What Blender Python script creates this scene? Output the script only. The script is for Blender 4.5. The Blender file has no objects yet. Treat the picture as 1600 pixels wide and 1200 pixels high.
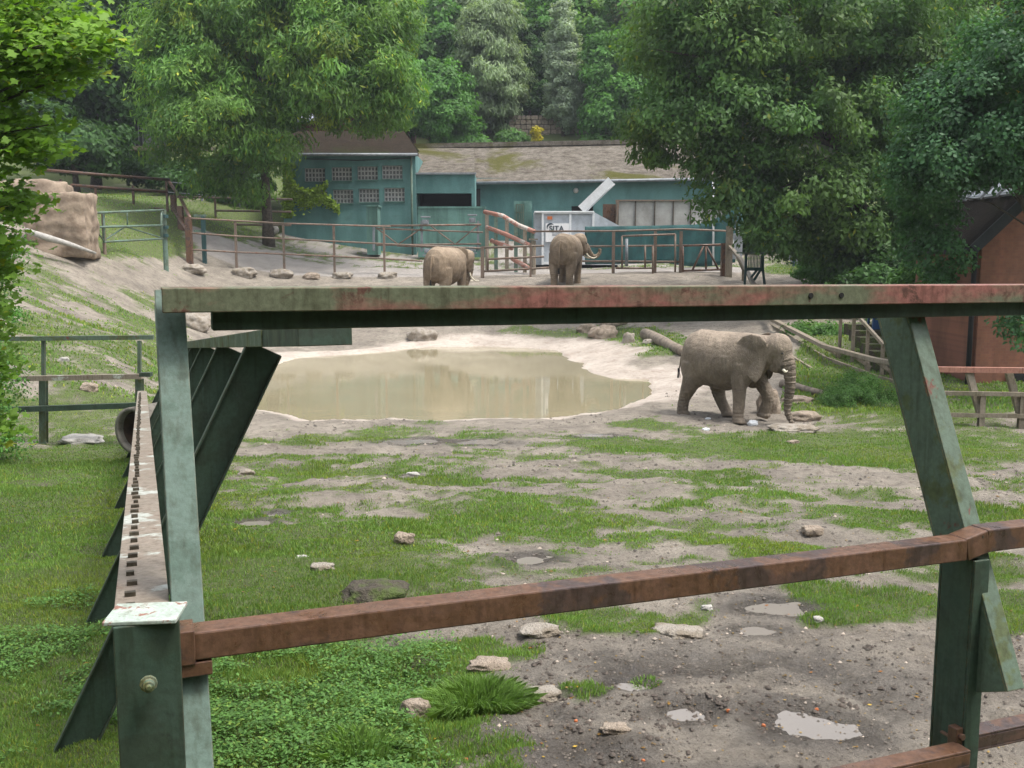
import bpy, bmesh, math, random
import numpy as np
from mathutils import Vector, Matrix, noise as mnoise
R = math.radians
random.seed(7)
scn = bpy.context.scene
COL = scn.collection

# ------------------------------------------------------------------ camera
F = 1555.0
CH = 4.4
TH = math.atan(200.0 / F)
cam_d = bpy.data.cameras.new('camera'); cam = bpy.data.objects.new('camera', cam_d); COL.objects.link(cam)
cam_d.sensor_width = 36; cam_d.lens = F / 1600 * 36; cam_d.clip_end = 2000; cam_d.clip_start = 0.05
cam.location = (0, 0, CH); cam.rotation_euler = (math.pi / 2 - TH, 0, 0)
scn.camera = cam
cT, sT = math.cos(TH), math.sin(TH)

def ray(px, py):
    x = (px - 800) / F; u = -(py - 600) / F
    return Vector((x, cT + u * sT, -sT + u * cT))
def P(px, py, Y):
    d = ray(px, py); return Vector((0, 0, CH)) + d * (Y / d.y)
def proj(X, Y, Z):
    z = Z - CH
    fwd = Y * cT - z * sT; up = Y * sT + z * cT
    return 800 + F * X / fwd, 600 - F * up / fwd

# ------------------------------------------------------------------ numpy noise
_rs = np.random.RandomState(3)
_perm = _rs.permutation(256); _perm = np.concatenate([_perm, _perm])
_g = _rs.uniform(-1, 1, 512)
def vnoise(x, y):
    xi = np.floor(x).astype(int); yi = np.floor(y).astype(int)
    xf = x - xi; yf = y - yi
    u = xf * xf * (3 - 2 * xf); v = yf * yf * (3 - 2 * yf)
    def h(a, b): return _g[_perm[(_perm[a & 255] + b) & 255]]
    a = h(xi, yi); b = h(xi + 1, yi); c = h(xi, yi + 1); d = h(xi + 1, yi + 1)
    return (a * (1 - u) + b * u) * (1 - v) + (c * (1 - u) + d * u) * v
def fbm(x, y, o=4):
    s = 0; a = 1; t = 0
    for i in range(o):
        s = s + a * vnoise(x * 2 ** i + 17.3 * i, y * 2 ** i + 9.1 * i); t += a; a *= .5
    return s / t
def sm(a, b, x):
    t = np.clip((x - a) / (b - a), 0, 1); return t * t * (3 - 2 * t)

# ------------------------------------------------------------------ terrain height
ZW = 0.47     # water level of the pond
ctl = []
def c_(px, py, Y):
    p = P(px, py, Y); ctl.append((p.x, p.y, p.z))
for X in (-14, -6, -2, 2, 6, 14):
    for Y, z in ((-6, 1.95), (2, 1.62), (5.7, 1.2), (9, 1.08), (13, .93), (18, .72)):
        ctl.append((X * (1 + Y / 25), Y, z))
for px in (0, 300, 700, 1000, 1300, 1600):
    ctl.append(((px - 800) / F * 22.5, 22.5, .56))
for c in [(330, 560, 36), (330, 500, 44), (500, 515, 46), (640, 520, 45.5), (750, 515, 46), (880, 512, 46), (980, 540, 38), (1060, 545, 36),
          (1060, 515, 43), (1180, 520, 40), (1230, 575, 32), (1300, 600, 28), (1400, 610, 26.5), (1500, 612, 26.5), (1640, 612, 26.5),
          (1700, 560, 34), (1420, 520, 36), (1300, 510, 38), (1560, 540, 36),
          (680, 462, 50.5), (760, 452, 51.5), (860, 448, 51.5), (960, 448, 51.5), (1080, 448, 51.5), (1140, 446, 51),
          (440, 424, 57), (523, 427, 57), (600, 430, 57), (380, 424, 56), (760, 430, 56.5), (960, 427, 56), (1100, 422, 57),
          (500, 402, 62), (430, 378, 66), (510, 375, 68.5), (640, 399, 68.5), (700, 402, 68), (800, 412, 66), (1000, 408, 66), (1100, 405, 68),
          (1200, 440, 52), (1300, 440, 50), (1250, 420, 58), (1210, 390, 72), (1290, 400, 66), (1400, 440, 50), (1480, 440, 50),
          (150, 402, 42), (250, 402, 46), (300, 418, 54), (200, 380, 47), (30, 385, 39), (-80, 400, 34), (-150, 500, 26), (-100, 650, 21),
          (60, 430, 36), (160, 440, 40), (230, 430, 47), (300, 450, 50), (30, 500, 29), (120, 510, 31), (220, 500, 37),
          (100, 590, 24.5), (200, 600, 25), (30, 600, 23.5), (60, 695, 20), (200, 695, 20.2), (280, 620, 26),
          (200, 350, 53), (200, 325, 60), (330, 345, 62), (330, 320, 70), (400, 330, 72), (80, 300, 62), (-100, 300, 55),
          (200, 290, 80), (400, 290, 82), (20, 280, 78)]:
    c_(*c)
for px, py, Y in [(500, 300, 80), (700, 300, 84), (900, 300, 84), (1100, 320, 84), (1300, 340, 84), (1500, 340, 80), (1700, 360, 70),
                  (450, 230, 95), (700, 222, 96), (860, 217, 96), (1000, 222, 96), (1200, 240, 98), (1500, 260, 98), (100, 200, 98), (-300, 200, 98),
                  (700, 50, 150), (300, 60, 150), (1000, 60, 150), (1400, 60, 150), (-200, 50, 150), (1900, 60, 150),
                  (800, -20, 190), (0, -20, 190), (1600, -20, 190)]:
    c_(px, py, Y)
for X in (-160, -60, 0, 60, 160):
    ctl.append((X, 260, 62)); ctl.append((X * 1.5, 400, 66))
for X, Y, z in ((60, 20, 2), (60, 50, 6), (-50, 20, 2.5), (-50, 45, 8), (70, 90, 16), (-80, 90, 18), (120, 150, 38), (-120, 150, 38),
                (40, -8, 2), (-40, -8, 2)):
    ctl.append((X, Y, z))
CT = np.array(ctl)
def _solve():
    n = len(CT); xy = CT[:, :2]
    D = np.sqrt(((xy[:, None] - xy[None]) ** 2).sum(-1) + 4.0)
    A = np.zeros((n + 3, n + 3)); A[:n, :n] = D - np.eye(n) * 0.8
    Pm = np.column_stack([np.ones(n), xy]); A[:n, n:] = Pm; A[n:, :n] = Pm.T
    b = np.concatenate([CT[:, 2], np.zeros(3)])
    return np.linalg.solve(A, b)
_W = _solve()
def h_base(x, y):
    s = np.zeros_like(x) + _W[-3] + _W[-2] * x + _W[-1] * y
    for i in range(len(CT)):
        s = s + _W[i] * np.sqrt((x - CT[i, 0]) ** 2 + (y - CT[i, 1]) ** 2 + 4.0)
    return s

def pz(px, py, z):
    d = ray(px, py); t = (z - CH) / d.z; return (d.x * t, d.y * t)
pond_px = [(300, 600), (330, 580), (380, 572), (430, 569), (469, 558), (548, 554), (600, 549), (657, 543), (754, 541), (841, 544), (878, 548), (885, 556), (915, 569),
           (926, 582), (964, 591), (1012, 593), (1027, 602), (1018, 618), (1003, 631), (965, 642), (929, 649), (870, 655), (819, 658), (750, 656), (688, 660), (650, 661), (614, 654),
           (575, 658), (535, 655), (487, 659), (447, 651), (404, 643), (350, 632), (310, 618)]
PW = np.array([pz(a, b, ZW) for a, b in pond_px])
def poly_sd(x, y, Q):
    ins = np.zeros(x.shape, bool); dm = np.full(x.shape, 1e9)
    n = len(Q)
    for i in range(n):
        ax, ay = Q[i]; bx, by = Q[(i + 1) % n]
        dx, dy = bx - ax, by - ay
        t = np.clip(((x - ax) * dx + (y - ay) * dy) / (dx * dx + dy * dy + 1e-9), 0, 1)
        dm = np.minimum(dm, np.hypot(x - ax - t * dx, y - ay - t * dy))
        cond = (ay > y) != (by > y)
        xi = ax + (y - ay) / (dy if abs(dy) > 1e-9 else 1e-9) * dx
        ins ^= cond & (x < xi)
    return np.where(ins, -dm, dm)

# puddles: px,py, rx(m), ry(m), coverage threshold
pud_px = [(985, 1072, .13, .09), (1075, 1115, .15, .12), (1262, 1132, .25, .21), (1215, 950, .25, .18), (830, 875, .22, .15),
          (655, 690, .5, .25), (745, 690, .4, .25), (935, 680, .35, .16), (395, 818, .18, .15), (430, 805, .12, .1), (650, 742, .2, .1), (1180, 985, .16, .09)]
def ground0(px, py):
    d = ray(px, py); lo, hi = 1.0, None
    t = 1.0
    while t < 400:
        x, y, z = d.x * t, d.y * t, CH + d.z * t
        if z < float(h_base(np.array([x]), np.array([y]))[0]): break
        t *= 1.02
    lo, hi = t / 1.02, t
    for _ in range(20):
        m = (lo + hi) / 2
        if CH + d.z * m < float(h_base(np.array([d.x * m]), np.array([d.y * m]))[0]): hi = m
        else: lo = m
    return d.x * lo, d.y * lo, CH + d.z * lo
PUD = []
for a, b, rx, ry in pud_px:
    x, y, z = ground0(a, b); PUD.append((x, y, z, rx, ry))
HOLE = ground0(75, 758)

def height(x, y):
    h = h_base(x, y)
    far = sm(60, 110, y)
    # trodden bumps
    px, py = proj(x, y, h)
    sd = poly_sd(x, y, PW)
    rough = (1 - sm(50, 62, y))
    bump = (fbm(x * .55, y * .9, 3) * .07 + fbm(x * 1.6 + 5, y * 2.2, 3) * .075 + fbm(x * 5 + 9, y * 6, 3) * (.035 + .03 * (y < 9)))
    foot = np.clip(vnoise(x * 2.6 + 31, y * 2.6 + 7), .25, 1) - .25
    h = h + rough * (bump - foot * .05) * (1 - .3 * sm(23, 40, y)) + far * fbm(x * .05, y * .05, 3) * 3.0
    h = h + sm(24, 34, y) * (1 - sm(60, 70, y)) * fbm(x * .4, y * .4, 3) * .12
    # pond bowl and rim
    sdn = sd + fbm(x * .9, y * .9, 3) * .28
    w = sm(0, 2.4, sdn)
    rimh = ZW + .05 + .10 * sm(0, .7, sdn) + .05 * fbm(x * 1.3, y * 1.3, 3)
    ho = rimh * (1 - w) + h * w
    hi = ZW + .05 - np.minimum(.6, -sdn * .5)
    h = np.where(sdn > 0, ho, hi)
    for (cx, cy, cz, rx, ry) in PUD:
        r = np.hypot((x - cx) / rx, (y - cy) / ry)
        r = r + .8 * fbm(x * 5 + 3, y * 6, 3)
        m = 1 - sm(1.0, 2.3, r)
        tgt = cz - .012 + .022 * (np.clip(r, 0, 2) - .8)
        h = h * (1 - m) + tgt * m
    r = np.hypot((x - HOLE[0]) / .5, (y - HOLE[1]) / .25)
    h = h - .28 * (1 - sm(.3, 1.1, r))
    r2 = np.hypot((x - PUD[0][0]) / 3, (y - PUD[0][1]) / 3)
    return h

def axis(a, b, segs):
    out = [a]
    for lim, st in segs:
        while out[-1] < lim: out.append(out[-1] + st)
    return np.array(out)
ys = axis(-10, 0, [(3.5, .8), (12, .06), (24, .085), (47, .16), (62, .25), (100, .8), (420, 4)])
xs = np.concatenate([-axis(0, 0, [(8, .07), (16, .12), (30, .25), (60, 1.0), (300, 6)])[::-1][:-1], axis(0, 0, [(8, .07), (16, .12), (30, .25), (60, 1.0), (300, 6)])])
GX, GY = np.meshgrid(xs, ys)
GZ = height(GX.ravel(), GY.ravel()).reshape(GX.shape)
def hz(x, y):
    x = np.atleast_1d(np.asarray(x, float)); y = np.atleast_1d(np.asarray(y, float))
    i = np.clip(np.searchsorted(xs, x) - 1, 0, len(xs) - 2); j = np.clip(np.searchsorted(ys, y) - 1, 0, len(ys) - 2)
    u = (x - xs[i]) / (xs[i + 1] - xs[i]); v = (y - ys[j]) / (ys[j + 1] - ys[j])
    return (GZ[j, i] * (1 - u) + GZ[j, i + 1] * u) * (1 - v) + (GZ[j + 1, i] * (1 - u) + GZ[j + 1, i + 1] * u) * v
def H1(x, y): return float(hz(x, y)[0])
def G(px, py):
    d = ray(px, py); t = 1.5
    while t < 400:
        if CH + d.z * t < H1(d.x * t, d.y * t): break
        t *= 1.01
    lo, hi = t / 1.01, t
    for _ in range(16):
        m = (lo + hi) / 2
        if CH + d.z * m < H1(d.x * m, d.y * m): hi = m
        else: lo = m
    return Vector((d.x * lo, d.y * lo, H1(d.x * lo, d.y * lo)))
def ground_at(px, Y):
    x = (px - 800) / F * Y
    for _ in range(3):
        z = H1(x, Y); fwd = Y * cT - (z - CH) * sT; x = (px - 800) / F * fwd
    return Vector((x, Y, H1(x, Y)))

# ------------------------------------------------------------------ grass / rock / wet masks (all in world space)
def blob(px, py, cx, cy, rx, ry, soft=.5):
    r = np.hypot((px - cx) / rx, (py - cy) / ry); return 1 - sm(1 - soft, 1 + soft, r)
def masks(x, y, z):
    px, py = proj(x, y, z)
    n1 = fbm(x * .6 + 3, y * 1.15 + 8, 4); n2 = fbm(x * 2.0 + 13, y * 3.6, 3)
    g = np.full(x.shape, .5)
    def put(m, v):
        nonlocal g
        g = g * (1 - m) + v * m
    near = y < 60
    put(sm(640, 700, py) * (1 - sm(740, 780, py)) , .38)
    put(sm(740, 790, py) * (1 - sm(900, 960, py)), .57)
    put(sm(900, 960, py), .35)
    put(blob(px, py, 1320, 700, 330, 26, .4), .95)
    put(blob(px, py, 560, 800, 260, 70, .4), .7)
    put(blob(px, py, 420, 960, 260, 130, .3), 1.15)
    put(1 - sm(300, 360, px) * 1.0 if False else (1 - sm(310, 370, px)) * sm(690, 712, py), 1.25)
    put(sm(980, 1040, py) * (1 - sm(640, 820, px + (py - 1000) * .25)), 1.25)
    put(sm(970, 1010, py) * sm(780, 900, px), -.6)
    put(blob(px, py, 1260, 950, 220, 34, .3), 1.0)
    put(blob(px, py, 960, 972, 160, 20, .35), 1.1)
    put(blob(px, py, 1180, 965, 60, 60, .4), -.1)
    put(blob(px, py, 1560, 960, 70, 34, .4), 1.0)
    put(blob(px, py, 905, 1080, 45, 14, .4), 1.2)
    put(blob(px, py, 700, 1020, 160, 22, .3), .9)
    put(blob(px, py, 660, 985, 70, 20, .3), 0)
    put(blob(px, py, 1400, 850, 160, 22, .4), .25)
    put((1 - sm(640, 690, py)) * near, -.3)
    put(blob(px, py, 130, 560, 170, 130, .3), .72)
    put(blob(px, py, 60, 450, 160, 60, .3), .6)
    put(blob(px, py, 210, 420, 110, 40, .3), .1)
    put(blob(px, py, 960, 535, 130, 26, .3) * (y > 30), 1.2)
    put(blob(px, py, 815, 518, 40, 10, .3), 1.0)
    put(sm(1215, 1240, px + (py - 600) * .3) * sm(480, 520, py) * (1 - sm(640, 690, py)), 1.1)
    put(blob(px, py, 1060, 662, 110, 10, .4), .9)
    put(blob(px, py, 1150, 655, 120, 14, .3), -.1)
    put(blob(px, py, 600, 675, 80, 8, .4), .8)
    put(blob(px, py, 760, 680, 50, 9, .4), .8)
    put(((1 - sm(280, 300, px)) * (1 - sm(398, 405, py)) * sm(140, 152, px)), 1.3)
    put(blob(px, py, 360, 345, 110, 30, .2) * (y > 60), 1.2)
    put(blob(px, py, 1235, 421, 45, 9, .2), 1.2)
    put(blob(px, py, 250, 385, 60, 14, .2), 1.3)
    put(sm(74, 82, y), 1.3)
    put(1 - sm(3.8, 4.6, y), 1.0)
    put(sm(16, 19, np.abs(x)) * (y < 30), 1.0)
    grass = np.clip((g + n1 * .75 + n2 * .5 + .38 * fbm(x * 5.5 + 2, y * 7.5 + 5, 3) - .36) * 2.8, 0, 1)
    sd = poly_sd(x, y, PW) + fbm(x * .9, y * .9, 3) * .28
    wid = .35 + 1.5 * sm(8 - 6, 8, x) + 1.3 * sm(30, 38, y)
    rim = (1 - sm(wid * .7, wid * 1.25, sd + fbm(x * 1.2 + 4, y * 1.2, 3) * .5)) * (sd > -1.5)
    grass = grass * (1 - sm(.2, .6, rim))
    wet = np.zeros(x.shape)
    for (cx, cy, cz, rx, ry) in PUD:
        r = np.hypot((x - cx) / rx, (y - cy) / ry) + .4 * fbm(x * 3 + 3, y * 3, 3)
        wet = np.maximum(wet, 1 - sm(1.0, 3.4, r)); grass = grass * sm(1.2, 1.9, r)
    wet = np.maximum(wet, blob(px, py, 1100, 1120, 360, 120, .4) * sm(-.45, .2, n1 + n2 * .5))
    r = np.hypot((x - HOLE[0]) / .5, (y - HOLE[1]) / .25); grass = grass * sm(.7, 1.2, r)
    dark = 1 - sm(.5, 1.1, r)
    yard = ((y > 56.5) & (y < 76) & (x > -19.0) & (x < 14)).astype(float) * (1 - np.clip(grass, 0, 1))
    return grass, rim, wet, yard, dark
# ------------------------------------------------------------------ materials
def mat_new(name):
    m = bpy.data.materials.new(name); m.use_nodes = True
    nt = m.node_tree; nt.nodes.clear()
    out = nt.nodes.new('ShaderNodeOutputMaterial'); b = nt.nodes.new('ShaderNodeBsdfPrincipled')
    nt.links.new(b.outputs[0], out.inputs[0]); return m, nt, b, out
def N(nt, t, **k):
    n = nt.nodes.new(t)
    for a, v in k.items():
        if a.startswith('i_'):
            key = a[2:]; n.inputs[int(key) if key.isdigit() else key.replace('_', ' ')].default_value = v
        else: setattr(n, a, v)
    return n
def ramp(nt, src, stops):
    r = nt.nodes.new('ShaderNodeValToRGB'); e = r.color_ramp.elements
    while len(e) > 1: e.remove(e[-1])
    e[0].position = stops[0][0]; e[0].color = tuple(stops[0][1]) + (1,) if len(stops[0][1]) == 3 else stops[0][1]
    for p, c in stops[1:]:
        x = e.new(p); x.color = tuple(c) + (1,)
    nt.links.new(src, r.inputs[0]); return r.outputs[0]
def mixc(nt, fac, a, b, mode='MIX'):
    m = nt.nodes.new('ShaderNodeMix'); m.data_type = 'RGBA'; m.blend_type = mode
    for s, v in ((m.inputs[0], fac), (m.inputs[6], a), (m.inputs[7], b)):
        if hasattr(v, 'node'): nt.links.new(v, s)
        elif isinstance(v, (int, float)): s.default_value = v
        else: s.default_value = tuple(v) + (1,)
    return m.outputs[2]
def noise(nt, scale, detail=6, rough=.6, coord='Object', dist=0, vec=None, stretch=None):
    n = N(nt, 'ShaderNodeTexNoise'); n.inputs['Scale'].default_value = scale; n.inputs['Detail'].default_value = detail
    n.inputs['Roughness'].default_value = rough; n.inputs['Distortion'].default_value = dist
    tc = nt.nodes.new('ShaderNodeTexCoord'); src = tc.outputs[coord]
    if stretch:
        mp = nt.nodes.new('ShaderNodeMapping'); mp.inputs['Scale'].default_value = stretch; nt.links.new(src, mp.inputs[0]); src = mp.outputs[0]
    nt.links.new(src, n.inputs['Vector']); return n.outputs[0]
def bump(nt, b, h, strength, dist=.02, prev=None):
    n = nt.nodes.new('ShaderNodeBump'); n.inputs['Strength'].default_value = strength; n.inputs['Distance'].default_value = dist
    nt.links.new(h, n.inputs['Height'])
    if prev: nt.links.new(prev, n.inputs['Normal'])
    nt.links.new(n.outputs[0], b.inputs['Normal']); return n.outputs[0]
def simple(name, c, rough=.7, var=.25, scale=6, bmp=.3, metal=0, c2=None, thr=(.45, .6), dist=.01, detail=8):
    m, nt, b, o = mat_new(name)
    n1 = noise(nt, scale, detail); c2 = c2 or tuple(v * (1 - var) for v in c)
    col = ramp(nt, n1, [(thr[0], c), (thr[1], c2)])
    n2 = noise(nt, scale * 7, 4)
    col = mixc(nt, .35, col, ramp(nt, n2, [(.3, (.55, .55, .55)), (.7, (1, 1, 1))]), 'MULTIPLY')
    nt.links.new(col, b.inputs['Base Color']); b.inputs['Roughness'].default_value = rough; b.inputs['Metallic'].default_value = metal
    if bmp: bump(nt, b, n2, bmp, dist)
    return m
def painted(name, paint, other, thr=(.52, .56), rust=(.14, .06, .035), rthr=(.62, .66), scale=3, rough=.5, dirt=.5, streak=None, edge=None):
    """weathered paint: base paint, patches of another paint or moss, small rust spots"""
    m, nt, b, o = mat_new(name)
    a = noise(nt, scale, 8, .65, stretch=streak)
    col = ramp(nt, a, [(thr[0], paint), (thr[1], other)])
    r = noise(nt, scale * 2.3, 10, .7, dist=.4)
    rm = ramp(nt, r, [(rthr[0], (0, 0, 0)), (rthr[1], (1, 1, 1))])
    col = mixc(nt, rm, col, rust)
    d = noise(nt, scale * 14, 5, .7)
    col = mixc(nt, dirt, col, ramp(nt, d, [(.35, (.45, .43, .38)), (.62, (1, 1, 1))]), 'MULTIPLY')
    # bare rusty metal where the paint has worn off the edges
    bv_ = N(nt, 'ShaderNodeBevel', samples=4); bv_.inputs['Radius'].default_value = .008; ge = N(nt, 'ShaderNodeNewGeometry')
    dt = N(nt, 'ShaderNodeVectorMath', operation='DOT_PRODUCT'); nt.links.new(bv_.outputs[0], dt.inputs[0]); nt.links.new(ge.outputs['Normal'], dt.inputs[1])
    em = ramp(nt, dt.outputs['Value'], [(.80, (1, 1, 1)), (.97, (0, 0, 0))]); en = ramp(nt, noise(nt, 22, 5, .7), [(.42, (0, 0, 0)), (.56, (1, 1, 1))])
    if edge: col = mixc(nt, mixc(nt, 1.0, em, en, 'MULTIPLY'), col, edge)
    # rain streaks running down
    st = ramp(nt, noise(nt, 9, 5, .6, stretch=(3, 3, .25)), [(.5, (1, 1, 1)), (.68, (.5, .46, .38))]); col = mixc(nt, .7, col, st, 'MULTIPLY')
    nt.links.new(col, b.inputs['Base Color'])
    nt.links.new(ramp(nt, r, [(.4, (rough,) * 3), (.7, (.9, .9, .9))]), b.inputs['Roughness'])
    bump(nt, b, d, .35, .004, bump(nt, b, r, .4, .004))
    return m
M = {}
M['green'] = painted('pale_green_paint', (.125, .185, .155), (.095, .15, .12), rthr=(.66, .7), scale=3, dirt=.45, edge=(.20, .12, .05))
M['green_dk'] = painted('dark_green_paint', (.038, .068, .047), (.032, .052, .034), rthr=(.68, .75), scale=2.5, edge=(.14, .10, .05))
M['green_mid'] = painted('mossy_green_paint', (.10, .145, .105), (.085, .11, .045), rthr=(.6, .66), rust=(.17, .05, .04), scale=3, edge=(.28, .20, .08))
M['rust'] = painted('rusty_steel', (.135, .070, .042), (.075, .048, .042), rthr=(.5, .8), rust=(.18, .085, .045), scale=2.6, rough=.24, dirt=.7, edge=(.05, .035, .05))
M['toprail'] = painted('red_and_mossy_paint', (.135, .15, .09), (.27, .105, .085), thr=(.46, .6), rthr=(.57, .62), rust=(.12, .05, .035), scale=2.4, rough=.6, dirt=.75, streak=(.6, .6, 1.6), edge=(.22, .10, .08))
M['siderail'] = painted('worn_brown_rail', (.24, .20, .16), (.42, .44, .40), thr=(.56, .6), rthr=(.6, .68), rust=(.15, .08, .05), scale=3, streak=(1, 1, 1))
M['cap'] = painted('chipped_white_paint', (.40, .47, .42), (.48, .52, .48), rthr=(.56, .6), rust=(.26, .13, .10), scale=7)
M['bolt'] = simple('old_bolt_metal', (.10, .085, .06), .55, .4, 40, .4, metal=.5)
M['farsteel'] = painted('far_brown_steel', (.20, .145, .11), (.15, .12, .09), rthr=(.55, .65), rust=(.19, .09, .06), scale=1.5)
M['fargreen'] = painted('far_green_steel', (.12, .19, .15), (.10, .14, .10), scale=1.5)
M['graymetal'] = simple('galvanised_grey', (.22, .24, .26), .5, .3, 3)
M['redrail'] = painted('pink_red_rail', (.42, .20, .15), (.5, .45, .4), scale=.8)
M['woodfence'] = painted('weathered_grey_rail', (.26, .22, .17), (.20, .17, .12), scale=1.5, rthr=(.7, .8))
M['log'] = simple('bare_log', (.27, .22, .17), .9, .4, 5, .8, dist=.03)
M['teal'] = None
def wall_mat(name, c, c2, streaks=(.5, .5, .12)):
    m, nt, b, o = mat_new(name)
    n1 = noise(nt, 1.1, 8, .6, stretch=streaks); col = ramp(nt, n1, [(.35, c2), (.6, c)])
    n2 = noise(nt, .6, 6, .7, dist=1); col = mixc(nt, ramp(nt, n2, [(.5, (0, 0, 0)), (.7, (.7, .7, .7))]), col, tuple(v * .6 for v in c))
    n3 = noise(nt, 9, 5); col = mixc(nt, .3, col, ramp(nt, n3, [(.3, (.6, .6, .6)), (.7, (1, 1, 1))]), 'MULTIPLY')
    nt.links.new(col, b.inputs['Base Color']); b.inputs['Roughness'].default_value = .85; bump(nt, b, n3, .4, .03); return m
M['teal'] = wall_mat('teal_render', (.115, .25, .24), (.065, .16, .155))
M['teal2'] = wall_mat('streaked_teal_concrete', (.11, .23, .20), (.05, .11, .09), (1.5, 1.5, .15))
M['concrete'] = wall_mat('pale_panel', (.42, .42, .40), (.27, .26, .24), (.6, .6, .5))
M['brick'] = None
def brick_mat():
    m, nt, b, o = mat_new('orange_brick')
    br = N(nt, 'ShaderNodeTexBrick'); br.inputs['Scale'].default_value = 3.2; br.inputs['Color1'].default_value = (.235, .095, .055, 1); br.inputs['Color2'].default_value = (.19, .075, .048, 1)
    br.inputs['Mortar'].default_value = (.2, .105, .07, 1); br.inputs['Mortar Size'].default_value = .012
    tc = N(nt, 'ShaderNodeTexCoord'); mp = N(nt, 'ShaderNodeMapping'); mp.inputs['Rotation'].default_value = (R(90), 0, 0)
    nt.links.new(tc.outputs['Object'], mp.inputs[0]); nt.links.new(mp.outputs[0], br.inputs[0])
    n = noise(nt, 1.2, 7, stretch=(1, 1, .4)); col = mixc(nt, .8, br.outputs[0], ramp(nt, n, [(.35, (.5, .55, .5)), (.6, (1, 1, 1))]), 'MULTIPLY')
    nt.links.new(col, b.inputs['Base Color']); b.inputs['Roughness'].default_value = .85; bump(nt, b, br.outputs[1], -.2, .01); return m
M['brick'] = brick_mat()
def roof_mat(name, a, b2, moss, mt=(.52, .62), tile=True):
    m, nt, b, o = mat_new(name)
    n1 = noise(nt, 1.6, 10, .8); col = ramp(nt, n1, [(.38, a), (.62, b2)])
    n2 = noise(nt, .16, 6, .65, dist=.5); col = mixc(nt, ramp(nt, n2, [(mt[0], (0, 0, 0)), (mt[1], (.9, .9, .9))]), col, moss)
    n3 = noise(nt, 14, 6, .8); col = mixc(nt, .7, col, ramp(nt, n3, [(.36, (.35, .34, .3)), (.6, (1, 1, 1))]), 'MULTIPLY')
    nt.links.new(col, b.inputs['Base Color']); b.inputs['Roughness'].default_value = .95; b.inputs['Specular IOR Level'].default_value = .05; bump(nt, b, n1, 1, .12); return m
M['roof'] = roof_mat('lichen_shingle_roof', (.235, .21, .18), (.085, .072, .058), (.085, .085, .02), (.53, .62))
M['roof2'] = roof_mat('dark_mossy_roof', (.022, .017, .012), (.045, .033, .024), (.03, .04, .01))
M['roof3'] = roof_mat('black_slate_roof', (.014, .013, .012), (.022, .018, .015), (.016, .018, .008))
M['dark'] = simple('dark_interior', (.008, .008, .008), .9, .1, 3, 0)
M['glassblock'] = simple('pale_glass_block', (.17, .175, .18), .3, .3, 5, 0)
M['grille'] = simple('pinkish_white_grille', (.50, .49, .48), .7, .2, 5, .1)
M['white'] = simple('white_painted_metal', (.72, .74, .75), .4, .1, 2, .05)
M['compgrey'] = simple('grey_painted_steel', (.46, .50, .54), .45, .2, 2, .1)
M['whitesign'] = simple('white_sign', (.8, .8, .8), .5, .03, 2, 0)
M['ink'] = simple('dark_sign_ink', (.02, .04, .06), .5, .1, 2, 0)
M['signgreen'] = simple('sign_green', (.10, .30, .06), .5, .1, 2, 0)
M['orange'] = simple('orange_label', (.50, .14, .04), .5, .1, 2, 0)
M['net'] = simple('dark_green_screen_cloth', (.015, .085, .085), .8, .3, 1.5, .3, dist=.05)
M['bluegreen'] = simple('teal_fence_paint', (.02, .065, .065), .5, .2, 2, .1)
M['blue'] = simple('blue_plastic', (.02, .07, .20), .35, .15, 2, 0)
M['ivory'] = simple('tusk_ivory', (.72, .66, .52), .4, .1, 6, .05)
M['black'] = simple('wet_eye', (.01, .008, .006), .15, .1, 6, 0)
M['bark'] = simple('rough_bark', (.10, .08, .06), .95, .5, 8, 1, dist=.04)
M['bark_pale'] = simple('pale_birch_bark', (.45, .43, .40), .9, .4, 3, .6, dist=.03)
M['rock'] = simple('pale_limestone', (.36, .32, .27), .9, .35, 5, 1, dist=.05, c2=(.24, .20, .15))
M['rock_white'] = simple('white_stone', (.40, .38, .35), .85, .3, 5, .8, dist=.02)
M['rock_tan'] = simple('tan_stone', (.37, .30, .235), .9, .3, 5, 1, dist=.05, c2=(.24, .19, .14))
M['rock_moss'] = simple('mossy_stone', (.07, .058, .042), .95, .3, 4, 1, dist=.05, c2=(.07, .10, .02))
M['sandstone'] = simple('carved_sandstone', (.29, .225, .165), .9, .4, 1.8, .5, dist=.04, c2=(.19, .14, .10))
M['pipe'] = simple('old_pipe_concrete', (.22, .2, .17), .9, .4, 6, .6)
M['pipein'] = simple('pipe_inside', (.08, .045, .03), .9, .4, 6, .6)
M['shed'] = simple('dark_shed_boards', (.035, .04, .045), .85, .3, 2, .4)
M['tin'] = simple('grey_tin_roof', (.35, .38, .42), .45, .2, 2, .1)
M['redwall'] = simple('dark_red_wall', (.12, .035, .025), .85, .2, 2, .2)

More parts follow.
